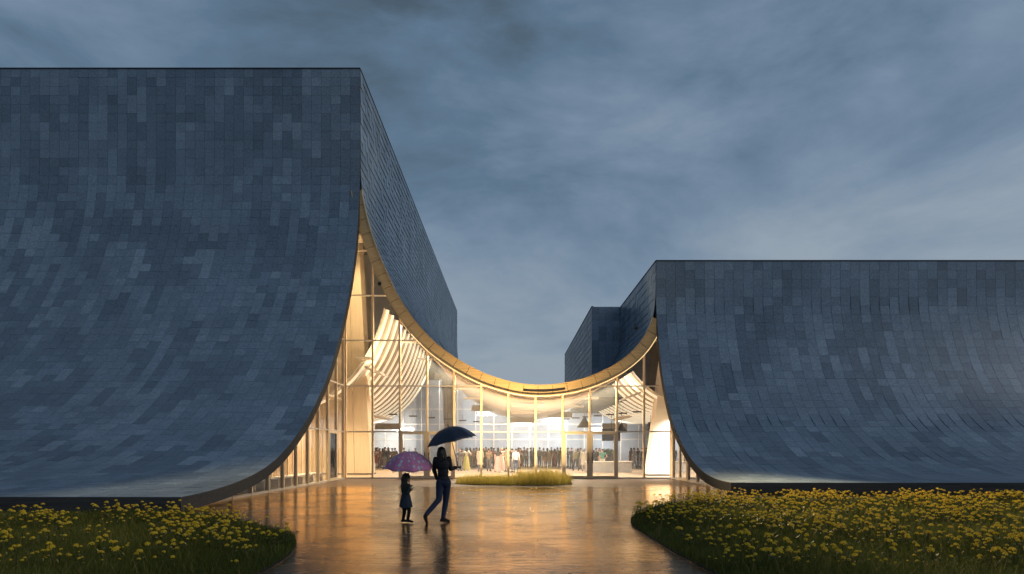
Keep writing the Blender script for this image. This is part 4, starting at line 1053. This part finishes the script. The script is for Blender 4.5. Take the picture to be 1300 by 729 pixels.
# ---- the two walkers with umbrellas (s = metres per picture pixel at their distance)
D0 = 13.6; s_ = D0 / F
def W(px, py, dy=0.0): return ((px - 650) * s_, D0 + dy, EYE + (570 - py) * s_)
wom = thing('person', 'adult in black top and dark jeans walking with a dark umbrella', 'person', W(562, 664))
J = dict(pelvis=W(563.2, 611), chest=W(561.8, 590), neck=W(561.2, 581), head=W(561.0, 574.2),
         shL=W(553.2, 583.2, -.02), shR=W(569.6, 582.6, .02), elL=W(550.6, 597, .08), elR=W(571.6, 595.6, .1), wrL=W(553.5, 609, .2), wrR=W(578.4, 593.8, .22),
         hipL=W(559.0, 613, -.02), hipR=W(567.2, 613, .03), knL=W(557.6, 634, -.05), knR=W(565.2, 637.8, .1), anL=W(541.6, 653.5, -.22), anR=W(561.8, 659, .05), toL=W(543.2, 662.6, -.16), toR=W(568.6, 662.6, .16),
         face=math.radians(-25), twist=math.radians(-20))
g = figure(J, 1.0, hands={'R': ((.6, .3, .12), (0, .1, 1), 1.0, 1.0), 'L': ((.1, .2, -1), (-1, 0, 0), 1.0, .3)}, fem=True)
def place(root, d, names, vox, mats):
    for k in names:
        put(k.rstrip('_'), remeshed(local(root, d[k]), vox.get(k.rstrip('_'), .008), 5), mats[k.rstrip('_')], root)
place(wom, g, ['body', 'top', 'trousers', 'shoe', 'shoe_'], {'body': .006, 'top': .01, 'trousers': .009, 'shoe': .008}, {'body': M['skin'], 'top': cloth((.022, .023, .028)), 'trousers': cloth((.024, .036, .072)), 'shoe': cloth((.012, .012, .013))})
m = MB(); hq = Euler((0, 0, J['face'])).to_quaternion(); hc = Vector(J['head']); hair_geo(m, hc, 1.0, hq, 'bob')
for k in range(26):
    a = random.uniform(-2.2, 2.2) ; p = hc + hq @ Vector((math.sin(a) * .078, -math.cos(a) * .08, random.uniform(-.03, .06)))
    e = hc + hq @ Vector((math.sin(a) * .095 + random.uniform(-.02, .02), -math.cos(a) * .1, random.uniform(-.22, -.14)))
    m.caps([p, p.lerp(e, .5) + Vector((random.uniform(-.015, .015),) * 3), e], [.022, .024, .012], 6)
put('hair', remeshed(local(wom, m), .008, 2), M['hair'], wom)
girl = thing('person', 'child in dark coat and leggings walking with a dotted pink umbrella', 'person', W(515, 664))
sg = .68
J2 = dict(pelvis=W(515.2, 632.5), chest=W(515.4, 619.5), neck=W(515.6, 613.2), head=W(516.6, 607.0),
          shL=W(510.2, 616.0, .06), shR=W(520.2, 616.2, -.06), elL=W(510.8, 626, .1), elR=W(519.0, 625.6, -.12), wrL=W(519.5, 621.5, .06), wrR=W(522.0, 621.8, -.03),
          hipL=W(513, 636, .03), hipR=W(517.6, 636, -.03), knL=W(513.0, 649, .05), knR=W(519.8, 648.4, -.05), anL=W(511.2, 660.4, .05), anR=W(518.2, 659.8, -.06), toL=W(517.0, 662.4, .09), toR=W(524.2, 662.4, -.03),
          face=math.radians(-80), twist=math.radians(-70))
g2 = figure(J2, sg, hands={'R': ((.5, .4, .4), (.2, -1, .2), .7, 1.0), 'L': ((.8, -.2, .2), (0, 1, .3), .7, 1.0)}, fem=True)
place(girl, g2, ['body', 'top', 'trousers', 'shoe', 'shoe_'], {'body': .006, 'top': .008, 'trousers': .007, 'shoe': .006}, {'body': M['skin'], 'top': cloth((.024, .038, .034)), 'trousers': cloth((.01, .01, .012)), 'shoe': cloth((.01, .01, .01))})
# skirt of the child's coat
m = MB(); tq = Euler((0, 0, J2['twist'])).to_quaternion(); rows = []
for j in range(8):
    t = j / 7; c = Vector(W(515.2 + .2 * t, 626 + 18 * t)); r = .095 + .075 * t ** .8
    rows.append([c + tq @ Vector((r * (1 + .05 * t * math.sin(6 * a)) * math.cos(a), r * .85 * (1 + .05 * t * math.sin(6 * a)) * math.sin(a), .01 * t * math.sin(3 * a))) for a in np.linspace(0, 2 * PI, 30)])
m.grid(rows); local(girl, m).build('skirt', cloth((.022, .032, .052)), girl, True)
m = MB(); hq = Euler((0, 0, J2['face'])).to_quaternion(); hc = Vector(J2['head']); hair_geo(m, hc, .92, hq, 'long')
for k in range(20):
    a = random.uniform(-1.7, 1.7); p = hc + hq @ Vector((math.sin(a) * .07, -math.cos(a) * .075, random.uniform(-.04, .04))); e = hc + hq @ Vector((math.sin(a) * .08, -math.cos(a) * .11 - .02, random.uniform(-.26, -.18)))
    m.caps([p, p.lerp(e, .5), e], [.018, .02, .01], 6)
put('hair', remeshed(local(girl, m), .007, 2), M['hair'], girl)

def umbrella(label, centre, R, H, tilt, canopy, shaft_len, handle_side, spin=.2):
    """rim centre at centre; tilt = rotation quaternion; eight ribs, scalloped rim"""
    r = thing('umbrella', label, 'umbrella', centre); r.rotation_mode = 'QUATERNION'; r.rotation_quaternion = tilt
    m = MB(); nr, na = 14, 64; rows = []; uvs = []
    def prof(t): return R * math.sin(t * PI * .5) ** .92 if t < 1 else R
    for j in range(nr + 1):
        t = j / nr; row = []
        rr = R * t; z0 = H * (1 - t ** 2.3)
        for i in range(na + 1):
            a = 2 * PI * i / na + spin; k = (i % 8) / 8; sag = math.sin(k * PI)
            rad = rr * (1 - .085 * sag * t ** 1.5); z = z0 - .012 * sag * t + .028 * sag * t ** 6
            row.append((rad * math.cos(a), rad * math.sin(a), z))
            uvs.append((a * 4.6, t * 6.2))
        rows.append(row)
    m.grid(rows)
    me = m.mesh('canopy', canopy, True); uv = me.uv_layers.new(name='UVMap')
    for lp in me.loops: uv.data[lp.index].uv = uvs[lp.vertex_index]
    o = link('canopy', me, r)
    mo = o.modifiers.new('thick', 'SOLIDIFY'); mo.thickness = .003
    for i in range(8):
        a = 2 * PI * i / 8 + spin; m = MB()
        pts = [(R * t * math.cos(a), R * t * math.sin(a), H * (1 - t ** 2.3) - .008) for t in np.linspace(.02, 1.0, 8)]
        m.tube(pts, .003, 5); e = pts[-1]; m.caps([e, (e[0] * 1.03, e[1] * 1.03, e[2] - .01)], [.006, .005], 6)
        k = pts[4]; m.tube([(0, 0, H * .42), k], .0025, 5)
        m.build('rib', M['dark'], r)
    m = MB(); m.cone((0, 0, H - shaft_len), (0, 0, H + .06), .009, .008, 8); m.build('shaft', M['dark'], r)
    m = MB(); b = H - shaft_len; m.caps([(0, 0, b + .1), (0, 0, b), (.012, 0, b - .03), (.035, 0, b - .045), (.06, 0, b - .035), (.068, 0, b - .01)], [.013, .013, .012, .012, .012, .011], 8); m.build('handle', M['black'], r)
    m = MB(); m.cone((0, 0, H + .0), (0, 0, H + .07), .012, .005, 8); m.build('ferrule', M['dark'], r)
    return r
tw = Euler((math.radians(3), math.radians(-13.5), 0)).to_quaternion()
umbrella('dark navy umbrella held tilted over the adult walker', Vector(W(573.2, 561.0, .12)), .57, .34, tw, M['navy'], .90, 1, .2)
tg = Euler((math.radians(9), math.radians(1.5), 0)).to_quaternion()
umbrella('pink umbrella with pale blue dots held over the child', Vector(W(519.5, 594.0, -.02)), .565, .36, tg, M['dots'], .74, 1, .32)

# ------------------------------------------------------------------ sky, sun, camera
w = bpy.data.worlds.new('World'); SC.world = w; w.use_nodes = True
nt = w.node_tree; bg = nt.nodes['Background']; bg.inputs['Strength'].default_value = .1
SUN_EL, SUN_AZ = math.radians(30), math.radians(102)     # azimuth clockwise from +Y
sky = N(nt, 'ShaderNodeTexSky', sky_type='NISHITA'); sky.sun_disc = False; sky.sun_elevation = SUN_EL; sky.sun_rotation = SUN_AZ; sky.air_density = 1.5; sky.dust_density = 3
tc = N(nt, 'ShaderNodeTexCoord'); sp = N(nt, 'ShaderNodeSeparateXYZ'); L(nt, tc.outputs['Generated'], sp.inputs[0])
az = N(nt, 'ShaderNodeMath', operation='ARCTAN2'); L(nt, sp.outputs['X'], az.inputs[0]); L(nt, sp.outputs['Y'], az.inputs[1])
cb = N(nt, 'ShaderNodeCombineXYZ'); L(nt, az.outputs[0], cb.inputs[0]); L(nt, sp.outputs['Z'], cb.inputs[1])
mp = N(nt, 'ShaderNodeMapping'); mp.inputs['Rotation'].default_value = (0, 0, math.radians(-36)); mp.inputs['Scale'].default_value = (1.6, 4.6, 1); mp.inputs['Location'].default_value = (3.3, 1.9, 0); L(nt, cb.outputs[0], mp.inputs['Vector'])
n1 = N(nt, 'ShaderNodeTexNoise', Scale=1.25, Detail=8.0, Roughness=.6, Distortion=.35); L(nt, mp.outputs[0], n1.inputs['Vector'])
n2 = N(nt, 'ShaderNodeTexNoise', Scale=2.6, Detail=4.0, Roughness=.5); L(nt, cb.outputs[0], n2.inputs['Vector'])
# a heavy dark cloud high above the gap between the wings
gd = N(nt, 'ShaderNodeVectorMath', operation='DISTANCE'); L(nt, cb.outputs[0], gd.inputs[0]); gd.inputs[1].default_value = (-.2, .6, 0)
gm = N(nt, 'ShaderNodeMapRange', interpolation_type='SMOOTHSTEP'); gm.inputs[1].default_value = .0; gm.inputs[2].default_value = .4; gm.inputs[3].default_value = -.24; gm.inputs[4].default_value = 0; L(nt, gd.outputs['Value'], gm.inputs[0])
f1 = N(nt, 'ShaderNodeMath', operation='MULTIPLY_ADD'); L(nt, n1.outputs['Fac'], f1.inputs[0]); f1.inputs[1].default_value = 1.2
f2 = N(nt, 'ShaderNodeMath', operation='MULTIPLY_ADD'); L(nt, n2.outputs['Fac'], f2.inputs[0]); f2.inputs[1].default_value = .5; L(nt, gm.outputs[0], f2.inputs[2])
L(nt, f2.outputs[0], f1.inputs[2])
f3 = N(nt, 'ShaderNodeMath', operation='MULTIPLY_ADD'); L(nt, sp.outputs['Z'], f3.inputs[0]); f3.inputs[1].default_value = -.92; L(nt, f1.outputs[0], f3.inputs[2])
f4 = N(nt, 'ShaderNodeMath', operation='MULTIPLY_ADD'); L(nt, sp.outputs['X'], f4.inputs[0]); f4.inputs[1].default_value = .12; L(nt, f3.outputs[0], f4.inputs[2])
cr = ramp(nt, f4.outputs[0], [(.08, (.64, .98, 1.32)), (.3, (1.1, 1.8, 2.65)), (.5, (1.85, 2.6, 3.6)), (.76, (3.0, 3.65, 4.4))])
mx = N(nt, 'ShaderNodeMix', data_type='RGBA'); mx.inputs[0].default_value = .9; L(nt, sky.outputs[0], mx.inputs[6]); L(nt, cr.outputs[0], mx.inputs[7])
L(nt, mx.outputs[2], bg.inputs['Color'])
sl = bpy.data.lights.new('sun', 'SUN'); sl.energy = .5; sl.angle = math.radians(35); sl.color = (1, .96, .9)
so = link('sun', sl); d = Vector((math.sin(SUN_AZ) * math.cos(SUN_EL), math.cos(SUN_AZ) * math.cos(SUN_EL), math.sin(SUN_EL))); so.rotation_euler = d.to_track_quat('Z', 'Y').to_euler(); so.location = (30, -20, 40)
cam = bpy.data.cameras.new('camera'); co = link('camera', cam); co.location = (0, 0, EYE); co.rotation_euler = (PI / 2, 0, 0)
cam.sensor_width = 36; cam.lens = F / 1300 * 36; cam.shift_y = (570 - 364.5) / 1300; cam.clip_start = .1; cam.clip_end = 4000
SC.camera = co
SC.render.engine = 'CYCLES'; cy = SC.cycles
cy.use_denoising = True
try: cy.denoiser = 'OPENIMAGEDENOISE'
except Exception: pass
cy.max_bounces = 10; cy.transparent_max_bounces = 24; cy.diffuse_bounces = 4; cy.glossy_bounces = 4; cy.caustics_reflective = False; cy.caustics_refractive = False; cy.sample_clamp_indirect = 6
vs = SC.view_settings; vs.view_transform = 'Standard'; vs.look = 'None'; vs.exposure = 0; vs.gamma = 1; vs.use_curve_mapping = False
